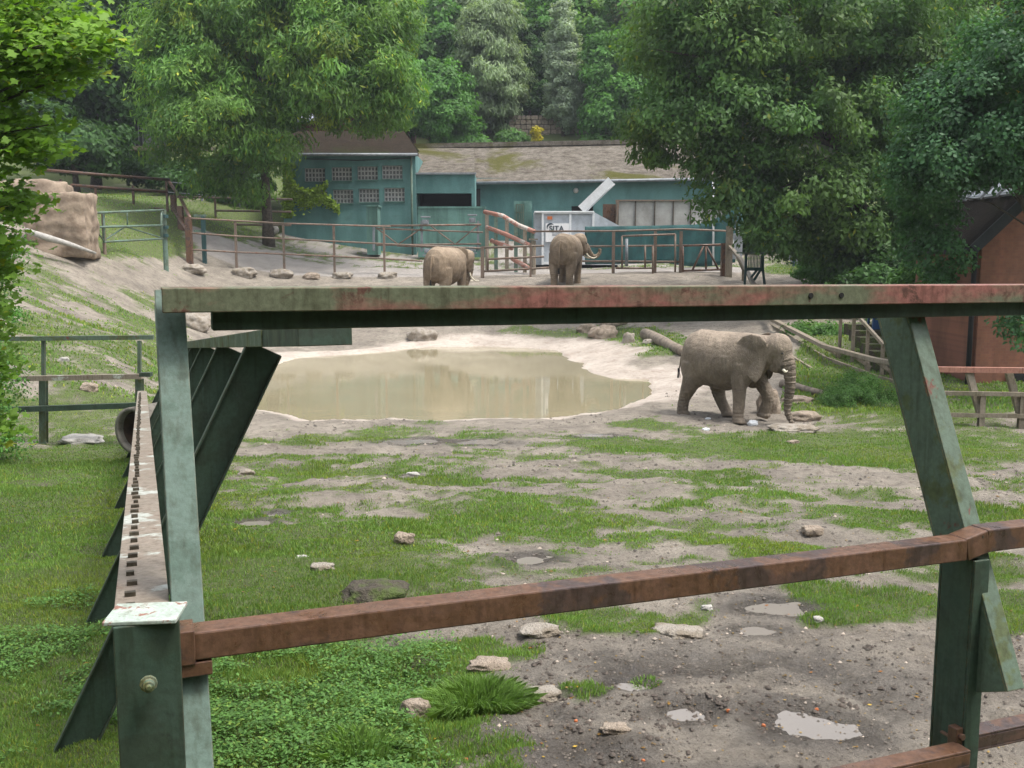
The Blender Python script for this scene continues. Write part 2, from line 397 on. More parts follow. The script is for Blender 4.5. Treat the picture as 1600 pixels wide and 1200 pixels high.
def ground_mat():
    m, nt, b, o = mat_new('enclosure_ground')
    def at(n):
        a = N(nt, 'ShaderNodeAttribute'); a.attribute_name = n; return a.outputs['Fac']
    n1 = noise(nt, .9, 8, .65); n2 = noise(nt, 6, 8, .7); n3 = noise(nt, 34, 6, .7); n4 = noise(nt, .22, 5, .6)
    mud = ramp(nt, n1, [(.33, (.185, .160, .132)), (.5, (.265, .232, .19)), (.66, (.345, .305, .25))])
    mud = mixc(nt, .6, mud, ramp(nt, n2, [(.36, (.45, .42, .39)), (.52, (1, 1, 1))]), 'MULTIPLY')
    mud = mixc(nt, .5, mud, ramp(nt, n3, [(.3, (.5, .48, .45)), (.6, (1.0, 1.0, 1.0))]), 'MULTIPLY')
    soil = ramp(nt, n2, [(.3, (.07, .085, .03)), (.7, (.11, .15, .04))])
    col = mixc(nt, at('grass'), mud, soil)
    rim = ramp(nt, n1, [(.3, (.36, .30, .25)), (.6, (.54, .475, .41))])
    rim = mixc(nt, .55, rim, ramp(nt, n2, [(.33, (.55, .48, .42)), (.52, (1, 1, 1))]), 'MULTIPLY')
    col = mixc(nt, at('rim'), col, rim)
    yard = ramp(nt, n1, [(.3, (.26, .235, .215)), (.65, (.36, .33, .30))])
    yard = mixc(nt, .4, yard, ramp(nt, n3, [(.3, (.6, .6, .6)), (.6, (1, 1, 1))]), 'MULTIPLY')
    col = mixc(nt, at('yard'), col, yard)
    wetc = mixc(nt, 1.0, col, (.42, .41, .41), 'MULTIPLY'); wetf = at('wet')
    col = mixc(nt, wetf, col, wetc)
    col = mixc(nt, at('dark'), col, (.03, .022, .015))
    nt.links.new(col, b.inputs['Base Color'])
    mr = N(nt, 'ShaderNodeMapRange'); nt.links.new(wetf, mr.inputs[0]); mr.inputs[3].default_value = .92; mr.inputs[4].default_value = .16
    ad = N(nt, 'ShaderNodeMath', operation='MULTIPLY_ADD'); nt.links.new(n2, ad.inputs[0]); ad.inputs[1].default_value = .5; nt.links.new(mr.outputs[0], ad.inputs[2])
    sb = N(nt, 'ShaderNodeMath', operation='SUBTRACT'); nt.links.new(ad.outputs[0], sb.inputs[0]); sb.inputs[1].default_value = .2
    nt.links.new(sb.outputs[0], b.inputs['Roughness'])
    bump(nt, b, n3, .9, .03, bump(nt, b, n2, 1.0, .10)); return m
M['ground'] = ground_mat()
def water_mat(name, c, rough, bs, sc=2.5, st=(1, 3, 1)):
    m, nt, b, o = mat_new(name)
    n = noise(nt, .5, 3); nt.links.new(ramp(nt, n, [(.3, c), (.7, tuple(v * .88 for v in c))]), b.inputs['Base Color'])
    b.inputs['Roughness'].default_value = rough; b.inputs['IOR'].default_value = 1.33
    w = noise(nt, sc, 3, .5, stretch=st); bump(nt, b, w, bs, .02); return m, nt, b
M['water'], nt_, b_ = water_mat('muddy_water', (.27, .238, .15), .02, .05)
# rougher patches added to the pond to imitate bright sky reflections
_geo = N(nt_, 'ShaderNodeNewGeometry'); _acc = None
for (a_, c_x, rx_, ry_) in ((715, 632, 2.0, 4.5), (655, 600, 1.0, 3.0), (580, 600, .55, 5.0), (487, 600, .45, 4.0), (905, 603, .45, 2.6), (880, 632, .35, 2.4), (545, 640, .5, 1.6)):
    q_ = pz(a_, c_x, ZW); mp_ = N(nt_, 'ShaderNodeVectorMath', operation='SUBTRACT'); nt_.links.new(_geo.outputs['Position'], mp_.inputs[0]); mp_.inputs[1].default_value = (q_[0], q_[1], ZW)
    an_ = math.atan2(q_[0], q_[1]); ro_ = N(nt_, 'ShaderNodeVectorRotate', rotation_type='Z_AXIS'); nt_.links.new(mp_.outputs[0], ro_.inputs[0]); ro_.inputs['Angle'].default_value = an_
    di_ = N(nt_, 'ShaderNodeVectorMath', operation='MULTIPLY'); nt_.links.new(ro_.outputs[0], di_.inputs[0]); di_.inputs[1].default_value = (1 / rx_, 1 / ry_, 0)
    le_ = N(nt_, 'ShaderNodeVectorMath', operation='LENGTH'); nt_.links.new(di_.outputs[0], le_.inputs[0])
    sb_ = N(nt_, 'ShaderNodeMath', operation='SUBTRACT'); sb_.inputs[0].default_value = 1.0; nt_.links.new(le_.outputs['Value'], sb_.inputs[1])
    if _acc is None: _acc = sb_.outputs[0]
    else:
        mx_ = N(nt_, 'ShaderNodeMath', operation='MAXIMUM'); nt_.links.new(_acc, mx_.inputs[0]); nt_.links.new(sb_.outputs[0], mx_.inputs[1]); _acc = mx_.outputs[0]
_wn = N(nt_, 'ShaderNodeTexNoise'); _wn.inputs['Scale'].default_value = 1.6; _wn.inputs['Detail'].default_value = 4; nt_.links.new(_geo.outputs['Position'], _wn.inputs[0])
_ad = N(nt_, 'ShaderNodeMath', operation='MULTIPLY_ADD'); nt_.links.new(_wn.outputs[0], _ad.inputs[0]); _ad.inputs[1].default_value = 1.6; nt_.links.new(_acc, _ad.inputs[2])
_mask = ramp(nt_, _ad.outputs[0], [(.5, (0, 0, 0)), (1.0, (1, 1, 1))])
_mr = N(nt_, 'ShaderNodeMapRange'); nt_.links.new(_mask, _mr.inputs[0]); _mr.inputs[3].default_value = .02; _mr.inputs[4].default_value = .07; nt_.links.new(_mr.outputs[0], b_.inputs['Roughness'])
M['puddle'], _, _ = water_mat('puddle_water', (.20, .18, .16), .04, .06)
def leaf_mat(name, c, tr=.42, hue=0, c2=None):
    m, nt, b, o = mat_new(name)
    a = N(nt, 'ShaderNodeAttribute'); a.attribute_name = 'tint'
    col = mixc(nt, 1.0, c, a.outputs['Color'], 'MULTIPLY')
    if c2 is not None:
        w = N(nt, 'ShaderNodeTexNoise'); w.inputs['Scale'].default_value = .35; tc = N(nt, 'ShaderNodeTexCoord'); nt.links.new(tc.outputs['Object'], w.inputs[0])
        col2 = mixc(nt, 1.0, c2, a.outputs['Color'], 'MULTIPLY'); col = mixc(nt, ramp(nt, w.outputs[0], [(.45, (0, 0, 0)), (.62, (1, 1, 1))]), col, col2)
    nt.links.new(col, b.inputs['Base Color']); b.inputs['Roughness'].default_value = .55; b.inputs['Specular IOR Level'].default_value = .25
    t = N(nt, 'ShaderNodeBsdfTranslucent'); nt.links.new(mixc(nt, 1.0, col, (1.2, 1.3, .6), 'MULTIPLY'), t.inputs[0])
    mx = N(nt, 'ShaderNodeMixShader'); mx.inputs[0].default_value = tr
    nt.links.new(b.outputs[0], mx.inputs[1]); nt.links.new(t.outputs[0], mx.inputs[2]); nt.links.new(mx.outputs[0], o.inputs[0]); return m
M['l_maple'] = leaf_mat('maple_leaves', (.15, .27, .035))
M['l_feather'] = leaf_mat('feathery_leaves', (.135, .25, .05), c2=(.09, .20, .045))
M['l_right'] = leaf_mat('olive_green_leaves', (.075, .155, .042), c2=(.088, .16, .036))
M['l_alder'] = leaf_mat('blue_green_leaves', (.055, .13, .055))
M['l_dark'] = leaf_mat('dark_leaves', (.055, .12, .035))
M['l_mid'] = leaf_mat('mid_green_leaves', (.095, .22, .05))
M['l_grey'] = leaf_mat('grey_green_leaves', (.22, .29, .165))
M['l_silver'] = leaf_mat('silver_leaves', (.30, .37, .27))
M['l_yellow'] = leaf_mat('yellow_leaves', (.45, .38, .04))
M['l_ivy'] = leaf_mat('ivy_leaves', (.26, .38, .04))
M['l_bush'] = leaf_mat('bush_leaves', (.085, .18, .045))
M['l_blade'] = leaf_mat('grass_blades', (.17, .285, .065), .3)
M['l_cover'] = leaf_mat('ground_cover_leaves', (.10, .20, .05), .3)
M['l_fallen'] = leaf_mat('fallen_leaf', (.5, .33, .05), .1)

# ------------------------------------------------------------------ mesh helpers
def np_mesh(name, V, FC, k, mat, tint=None, smooth=False, attrs=None):
    """V (n,3), FC (m,k) index array"""
    me = bpy.data.meshes.new(name)
    me.vertices.add(len(V)); me.vertices.foreach_set('co', np.ascontiguousarray(V, np.float32).ravel())
    me.loops.add(FC.size); me.loops.foreach_set('vertex_index', np.ascontiguousarray(FC, np.int32).ravel())
    me.polygons.add(len(FC)); me.polygons.foreach_set('loop_start', np.arange(0, FC.size, k, dtype=np.int32))
    if smooth: me.polygons.foreach_set('use_smooth', np.ones(len(FC), bool))
    me.update(calc_edges=True)
    if tint is not None:
        a = me.attributes.new('tint', 'FLOAT_COLOR', 'POINT')
        t = np.column_stack([tint, np.ones(len(V))]) if tint.shape[1] == 3 else tint
        a.data.foreach_set('color', np.ascontiguousarray(t, np.float32).ravel())
    for n, v in (attrs or {}).items():
        a = me.attributes.new(n, 'FLOAT', 'POINT'); a.data.foreach_set('value', np.ascontiguousarray(v, np.float32))
    me.materials.append(mat); return me
def link(name, me, parent=None, loc=None):
    o = bpy.data.objects.new(name, me); COL.objects.link(o)
    if parent: o.parent = parent
    if loc is not None: o.location = loc
    return o
def tag(o, label=None, cat=None, group=None, kind=None):
    if label: o['label'] = label
    if cat: o['category'] = cat
    if group: o['group'] = group
    if kind: o['kind'] = kind
    return o
def thing(name, loc, label, cat, group=None):
    o = bpy.data.objects.new(name, None); COL.objects.link(o); o.location = loc; o.empty_display_size = .2
    return tag(o, label, cat, group)
def org(parent):
    v = Vector((0, 0, 0))
    while parent is not None:
        v += parent.location; parent = parent.parent
    return v
class MB:
    def __init__(s): s.v = []; s.f = []; s.mi = []; s.cm = 0
    def add(s, vs, fs):
        o = len(s.v); s.v += [tuple(v) for v in vs]; s.f += [tuple(i + o for i in f) for f in fs]; s.mi += [s.cm] * len(fs); return s
    def beam(s, p0, p1, w, h, up=(0, 0, 1), e0=0, e1=0):
        """box from p0 to p1, w across, h along up"""
        p0 = Vector(p0); p1 = Vector(p1); d = (p1 - p0).normalized(); up = Vector(up)
        side = d.cross(up)
        if side.length < 1e-5: side = d.cross(Vector((1, 0, 0)))
        side.normalize(); u = side.cross(d).normalized()
        p0 = p0 - d * e0; p1 = p1 + d * e1
        vs = []
        for p in (p0, p1):
            for a, b in ((-1, -1), (1, -1), (1, 1), (-1, 1)): vs.append(p + side * (a * w / 2) + u * (b * h / 2))
        return s.add(vs, [(0, 1, 2, 3)[::-1], (4, 5, 6, 7), (0, 4, 5, 1)[::-1], (1, 5, 6, 2)[::-1], (2, 6, 7, 3)[::-1], (3, 7, 4, 0)[::-1]])
    def box(s, c, sx, sy, sz, yaw=0):
        c = Vector(c); ca, sa = math.cos(yaw), math.sin(yaw)
        vs = []
        for z in (-.5, .5):
            for a, b in ((-.5, -.5), (.5, -.5), (.5, .5), (-.5, .5)):
                x, y = a * sx, b * sy; vs.append((c.x + x * ca - y * sa, c.y + x * sa + y * ca, c.z + z * sz))
        return s.add(vs, [(3, 2, 1, 0), (4, 5, 6, 7), (0, 1, 5, 4), (1, 2, 6, 5), (2, 3, 7, 6), (3, 0, 4, 7)])
    def hbeam(s, p0, p1, w, h, up=(0, 0, 1), t=.014):
        """H section: two flanges w wide at +-h/2 along up, joined by a web"""
        p0 = Vector(p0); p1 = Vector(p1); d = (p1 - p0).normalized(); up = Vector(up); side = d.cross(up).normalized(); u = side.cross(d).normalized()
        for k in (-1, 1): s.beam(p0 + u * k * (h / 2 - t / 2), p1 + u * k * (h / 2 - t / 2), w, t, up)
        s.beam(p0, p1, t, h - 2 * t, up); return s
    def channel(s, p0, p1, w, h, up=(0, 0, 1), web=-1, t=.012):
        p0 = Vector(p0); p1 = Vector(p1); d = (p1 - p0).normalized(); up = Vector(up); side = d.cross(up).normalized(); u = side.cross(d).normalized()
        for k in (-1, 1): s.beam(p0 + u * k * (h / 2 - t / 2), p1 + u * k * (h / 2 - t / 2), w, t, up)
        off = side * (web * (w / 2 - t / 2)); s.beam(p0 + off, p1 + off, t, h - 2 * t, up); return s
    def tube(s, pts, r, n=8, cap=True):
        pts = [Vector(p) for p in pts]; rr = r if hasattr(r, '__len__') else [r] * len(pts)
        o = len(s.v); a = None; vs = []; fs = []
        for i, p in enumerate(pts):
            d = (pts[min(i + 1, len(pts) - 1)] - pts[max(i - 1, 0)]).normalized()
            if a is None: a = d.cross(Vector((0, 0, 1)) if abs(d.z) < .9 else Vector((1, 0, 0))).normalized()
            else: a = (a - d * a.dot(d)).normalized()
            b = d.cross(a)
            for k in range(n):
                t = 2 * math.pi * k / n; vs.append(p + (a * math.cos(t) + b * math.sin(t)) * rr[i])
        for i in range(len(pts) - 1):
            for k in range(n):
                k2 = (k + 1) % n; fs.append((i * n + k, i * n + k2, (i + 1) * n + k2, (i + 1) * n + k))
        if cap: fs.append(tuple(range(n))[::-1]); fs.append(tuple((len(pts) - 1) * n + k for k in range(n)))
        return s.add(vs, fs)
    def quad(s, a, b, c, d): return s.add([a, b, c, d], [(0, 1, 2, 3)])
    def build(s, name, mats, parent=None, smooth=False, bevel=0, label=None):
        if not isinstance(mats, (list, tuple)): mats = [mats]
        o_ = org(parent); me = bpy.data.meshes.new(name)
        me.from_pydata([(v[0] - o_.x, v[1] - o_.y, v[2] - o_.z) for v in s.v], [], s.f); me.update()
        for m in mats: me.materials.append(m)
        if len(mats) > 1: me.polygons.foreach_set('material_index', s.mi)
        if smooth: me.polygons.foreach_set('use_smooth', [True] * len(me.polygons))
        o = link(name, me, parent)
        if bevel:
            b = o.modifiers.new('bevel', 'BEVEL'); b.width = bevel; b.segments = 2; b.limit_method = 'ANGLE'
        if label: o['label'] = label
        return o
UP = Vector((0, 0, 1))

# ------------------------------------------------------------------ ground mesh
nY, nX = GX.shape
Vg = np.column_stack([GX.ravel(), GY.ravel(), GZ.ravel()])
idx = np.arange(nY * nX).reshape(nY, nX)
Fg = np.stack([idx[:-1, :-1], idx[:-1, 1:], idx[1:, 1:], idx[1:, :-1]], -1).reshape(-1, 4)
MG, MR, MW, MY, MD = masks(Vg[:, 0], Vg[:, 1], Vg[:, 2])
me = np_mesh('ground', Vg, Fg, 4, M['ground'], smooth=True, attrs={'grass': MG, 'rim': MR, 'wet': MW, 'yard': MY, 'dark': MD})
tag(link('ground', me), kind='structure')
GR = MG.reshape(GX.shape)
def gmask(x, y):
    i = np.clip(np.searchsorted(xs, x) - 1, 0, len(xs) - 2); j = np.clip(np.searchsorted(ys, y) - 1, 0, len(ys) - 2); return GR[j, i]

# pond water: a fan-less grid clipped to the bowl by the banks themselves
m = MB(); ctr = PW.mean(0)
ex = []
for i, (x, y) in enumerate(PW):
    v = Vector((x - ctr[0], y - ctr[1])); v = v + v.normalized() * .7; ex.append((ctr[0] + v.x, ctr[1] + v.y, ZW))
m.add(ex, [tuple(range(len(ex)))[::-1]])
tag(m.build('water', M['water']), kind='structure')
for k, (cx, cy, cz, rx, ry) in enumerate(PUD):
    m = MB(); pts = [(cx + rx * 1.5 * math.cos(a), cy + ry * 1.5 * math.sin(a), cz - .008) for a in [2 * math.pi * i / 24 for i in range(24)]]
    m.add(pts, [tuple(range(24))]); tag(m.build('puddle', M['puddle']), kind='structure')

# ------------------------------------------------------------------ grass blades (uncountable)
rs = np.random.RandomState(11)
def samples(n, y0, y1, pw=1.0):
    # denser close by: the pasture's blades are sampled with a density falling with distance
    u = rs.rand(n); Y = y0 * (y1 / y0) ** u
    X = (rs.rand(n) * 2 - 1) * Y * .60
    return X, Y
def blades(name, X, Y, hgt, wid, lean, tint, mat, kindlabel=None):
    n = len(X); Z = hz(X, Y) - .005
    a = rs.rand(n) * 6.283; l = rs.rand(n) * lean
    up = np.column_stack([np.cos(a) * l, np.sin(a) * l, np.ones(n)]) * hgt[:, None]
    b = rs.rand(n) * 6.283; s = np.column_stack([np.cos(b), np.sin(b), np.zeros(n)]) * wid[:, None] / 2
    p = np.column_stack([X, Y, Z])
    mid = p + up * .55 * np.array([.6, .6, 1.0]); tip = p + up
    V = np.stack([p - s, p + s, mid + s * .75, tip, mid - s * .75], 1).reshape(-1, 3)
    f = np.arange(n * 5).reshape(n, 5)
    T = np.repeat(tint, 5, 0); me = np_mesh(name, V, f, 5, mat, T)
    return link(name, me)
def grass_set(n, y0, y1, hs, ws):
    X, Y = samples(n, y0, y1); g = gmask(X, Y)
    k = rs.rand(n) < g * 1.15; X, Y, g = X[k], Y[k], g[k]; n = len(X)
    big = fbm(X * .8 + 40, Y * .8, 3)
    hgt = (hs * (.55 + .8 * rs.rand(n)) * (.8 + .9 * np.clip(big, -.3, .8))) * (.35 + .65 * g)
    wid = ws * (.7 + .6 * rs.rand(n))
    v = .75 + .45 * rs.rand(n) + .25 * fbm(X * .5, Y * .5, 3)
    yel = np.clip(fbm(X * .7 + 9, Y * .7 + 4, 3), 0, 1) * .9 + (rs.rand(n) < .10) * 1.3
    t = np.column_stack([v * (1 + .5 * yel), v * (1 + .08 * yel), v * (1 - .2 * yel)])
    return X, Y, hgt * 1.0, wid, t
parts_ = [grass_set(420000, 4.2, 11, .052, .0065), grass_set(330000, 11, 24, .055, .013), grass_set(190000, 24, 80, .09, .04)]
cat_ = [np.concatenate([p[i] for p in parts_]) for i in range(5)]
o = blades('grass', cat_[0], cat_[1], cat_[2], cat_[3], .8, cat_[4], M['l_blade'])
tag(o, 'short green grass in patches over the trodden enclosure', 'grass', kind='stuff')

# broad-leaved ground cover, foreground left
def cover(n):
    u = rs.rand(n); Y = 4.4 + u * 5.2; X = (rs.rand(n) * 2 - 1) * Y * .58
    Z = hz(X, Y); px, py = proj(X, Y, Z)
    dens = np.clip(fbm(X * 1.6 + 2, Y * 1.6, 4) * 3.2 + .22 + .5 * ((px < 640) & (py > 1020)), 0, 1)
    reg = (sm(980, 1040, py) * (1 - sm(640, 740, px)) + (1 - sm(240, 320, px)) * sm(860, 960, py))
    k = rs.rand(n) < dens * np.clip(reg, 0, 1); X, Y, Z = X[k], Y[k], Z[k]; n = len(X)
    Z = Z + .02 + rs.rand(n) * .07 * (1 + np.clip(fbm(X * 2, Y * 2, 2), 0, 1))
    l = .007 + .016 * rs.rand(n) ** 1.5; a = rs.rand(n) * 6.283; tl = (rs.rand(n) - .3) * .9
    t = np.column_stack([np.cos(a), np.sin(a), tl]) * l[:, None]; b = np.column_stack([-np.sin(a), np.cos(a), (rs.rand(n) - .5) * .8]) * l[:, None] * .7
    c = np.column_stack([X, Y, Z]); V = np.stack([c - t, c + b * .8 - t * .1, c + t, c - b * .8 - t * .1], 1).reshape(-1, 3)
    v = .5 + .8 * rs.rand(n); yl = (rs.rand(n) < .12) * .6; T = np.repeat(np.column_stack([v * (.95 + yl), v * (1 + yl * .3), v * .9]), 4, 0)
    return link('ground_cover', np_mesh('ground_cover', V, np.arange(n * 4).reshape(n, 4), 4, M['l_cover'], T))
tag(cover(200000), 'low broad leaved weeds covering the foreground turf', 'weeds', kind='stuff')

# tall tuft
def tuft(name, px, py, rad, n, hgt, label):
    c = G(px, py); a = rs.rand(n) * 6.283; r = np.sqrt(rs.rand(n)) * rad
    X = c.x + np.cos(a) * r; Y = c.y + np.sin(a) * r * .8; Z = hz(X, Y)
    hh = hgt * (.35 + .9 * rs.rand(n)) * (1.1 - .6 * r / rad)
    out = np.column_stack([np.cos(a), np.sin(a) * .8]) * (r / rad)[:, None] * .9 + rs.randn(n, 2) * .25
    p = np.column_stack([X, Y, Z]); b = rs.rand(n) * 6.283; s = np.column_stack([np.cos(b), np.sin(b), np.zeros(n)]) * .0035
    mid = p + np.column_stack([out * hh[:, None] * .35, hh * .65]); tip = p + np.column_stack([out * hh[:, None], hh * (.95 - .25 * np.hypot(out[:, 0], out[:, 1]))])
    V = np.stack([p - s, p + s, mid + s * .8, tip, mid - s * .8], 1).reshape(-1, 3) - np.array(c)
    v = .6 + .75 * rs.rand(n); T = np.repeat(np.column_stack([v, v * 1.02, v]), 5, 0)
    o = link(name, np_mesh(name, V, np.arange(n * 5).reshape(n, 5), 5, M['l_blade'], T), None, c); tag(o, label, 'grass tuft'); return o
tuft('grass_tuft', 745, 1105, .38, 7000, .22, 'tall dark green grass tuft at the edge of the muddy ground in the foreground')
tuft('grass_tuft', 1010, 1068, .0001 + .12, 200, .05, 'tiny grass tuft in the mud beside the small puddle')
tuft('grass_tuft', 560, 1180, .3, 3500, .16, 'long pale green grass tuft at the bottom edge left of the tallest tuft')

# fallen leaves, gravel
def scatter_bits(name, n, size, mat, reg, label, cat, cols, flat=.3):
    X = []; Y = []
    while len(X) < n:
        px = random.uniform(*reg[0]); py = random.uniform(*reg[1]); g = ground_px(px, py); X.append(g[0]); Y.append(g[1])
    X = np.array(X); Y = np.array(Y); Z = hz(X, Y) + size * .35 + .004
    a = rs.rand(n) * 6.283; l = size * (.5 + rs.rand(n)) * (Y / 8) ** .5
    t = np.column_stack([np.cos(a), np.sin(a), (rs.rand(n) - .5) * flat]) * l[:, None]; b = np.column_stack([-np.sin(a), np.cos(a), (rs.rand(n) - .5) * flat]) * l[:, None] * .6
    c = np.column_stack([X, Y, Z]); V = np.stack([c - t, c + b, c + t, c - b], 1).reshape(-1, 3)
    cc = np.array(cols)[rs.randint(0, len(cols), n)] * (.7 + .6 * rs.rand(n))[:, None]
    o = link(name, np_mesh(name, V, np.arange(n * 4).reshape(n, 4), 4, mat, np.repeat(cc, 4, 0))); tag(o, label, cat, kind='stuff')
def ground_px(px, py):
    d = ray(px, py); Y = 8.0
    for _ in range(12):
        t = Y / d.y; z = CH + d.z * t; x = d.x * t; h = H1(x, Y); Y = max(2.5, (h - CH) / d.z * d.y)
    return d.x * Y / d.y, Y
scatter_bits('fallen_leaves', 150, .018, M['l_fallen'], ((20, 1590), (720, 1195)), 'yellow and brown leaves fallen on the grass and mud', 'fallen leaves', [(.8, .8, .8), (.45, .35, .3), (.5, .3, .3), (.3, .25, .3)])
scatter_bits('straw', 2600, .05, M['l_fallen'], ((560, 1140), (424, 447)), 'scattered straw and hay on the ground around the two rear elephants', 'straw', [(.75, .85, 2.2), (.5, .6, 1.6), (.35, .4, 1.0)], .2)
scatter_bits('leaf_litter', 1500, .012, M['l_fallen'], ((330, 1600), (690, 1195)), 'bits of straw and dead leaf trodden into the mud and grass', 'litter', [(.5, .5, 1.0), (.3, .3, .8), (.2, .2, .5)])
def gravel(n):
    u = rs.rand(n); Y = 4.6 * (30 / 4.6) ** u; X = (rs.rand(n) * 2 - 1) * Y * .57; g = gmask(X, Y)
    k = (rs.rand(n) < (1 - g) * (.35 + fbm(X * .7, Y * .7, 3))) & (poly_sd(X, Y, PW) > .4); X, Y = X[k], Y[k]; n = len(X)
    s = .0065 * (.4 + 2.6 * rs.rand(n) ** 5) * (Y / 7) ** .7; Z = hz(X, Y) + s * .2
    base = np.array([(1, 0, 0), (0, 1, 0), (-1, 0, 0), (0, -1, 0), (0, 0, .75)], float)
    V = (np.column_stack([X, Y, Z])[:, None] + base[None] * s[:, None, None] * (0.7 + .6 * rs.rand(n, 5, 1))).reshape(-1, 3)
    f = np.array([(0, 1, 4), (1, 2, 4), (2, 3, 4), (3, 0, 4)]); f = (f[None] + np.arange(n)[:, None, None] * 5).reshape(-1, 3)
    v = .35 + .65 * rs.rand(n) ** 1.5; v = np.where(rs.rand(n) < .85, v * .3, v * .8); s = s * 1.0; T = np.repeat(np.column_stack([v, v * .93, v * .85]), 5, 0)
    m_, nt, b, o = mat_new('gravel_bits'); a = N(nt, 'ShaderNodeAttribute'); a.attribute_name = 'tint'
    nt.links.new(mixc(nt, 1.0, (.5, .45, .4), a.outputs['Color'], 'MULTIPLY'), b.inputs['Base Color']); b.inputs['Roughness'].default_value = .8
    o = link('gravel', np_mesh('gravel', V, f, 3, m_, T)); tag(o, 'small stones and crumbs of mud on the bare ground', 'gravel', kind='stuff')
gravel(90000)
def clods(n):
    X = []; Y = []
    while len(X) < n:
        px = random.uniform(820, 1600); py = random.uniform(985, 1200); g = ground_px(px, py)
        if random.random() < .25 + 1.6 * float(fbm(np.array([g[0] * 1.3]), np.array([g[1] * 1.3]), 3)[0]) : X.append(g[0]); Y.append(g[1])
    X = np.array(X); Y = np.array(Y); s = .010 * (.4 + 2.2 * rs.rand(n) ** 3); Z = hz(X, Y) + s * .15
    base = np.array([(1, 0, .1), (.4, .9, 0), (-.6, .8, .1), (-1, -.1, 0), (-.3, -.9, .1), (.7, -.7, 0), (.25, .1, .75), (-.35, 0, .6)], float)
    V = (np.column_stack([X, Y, Z])[:, None] + base[None] * s[:, None, None] * (0.55 + .8 * rs.rand(n, 8, 1))).reshape(-1, 3)
    f = np.array([(0, 1, 6), (1, 2, 6), (2, 7, 6), (2, 3, 7), (3, 4, 7), (4, 6, 7), (4, 5, 6), (5, 0, 6)]); f = (f[None] + np.arange(n)[:, None, None] * 8).reshape(-1, 3)
    m_ = simple('mud_clod', (.085, .065, .05), .75, .5, 30, .6)
    tag(link('mud_clods', np_mesh('mud_clods', V, f, 3, m_, smooth=True)), 'dark clods of trodden mud around the foreground puddles', 'mud clods', kind='stuff')
clods(1300)

# ------------------------------------------------------------------ stones
def stone(name, px, py, wpx, hpx, mat, label, cat='stone', group=None, depth=.7, seed=0, flat=None, at=None, sink=.3):
    p = at or G(px, py); dist = p.y; w = wpx / F * dist; h = hpx / F * dist
    bm = bmesh.new(); bmesh.ops.create_icosphere(bm, subdivisions=4, radius=.5)
    so = Vector((seed * 3.7, seed * 1.3, seed * 2.1))
    for v in bm.verts:
        d = v.co.normalized()
        q = max(abs(d.x), abs(d.y), abs(d.z)); d = d * (.72 + .28 / q * .8)
        k = 1 + .30 * mnoise.noise(d * 1.6 + so) + .12 * mnoise.noise(d * 4 + so) + .05 * mnoise.noise(d * 9 + so)
        v.co = Vector((d.x * w * .55 * k, d.y * w * .55 * depth * k, d.z * h * .75 * k + h * (.5 - sink)))
    me = bpy.data.meshes.new(name); bm.to_mesh(me); bm.free(); me.materials.append(mat)
    me.polygons.foreach_set('use_smooth', [True] * len(me.polygons))
    o = link(name, me, None, p); o.rotation_euler.z = random.uniform(-.3, .3); tag(o, label, cat, group); return o
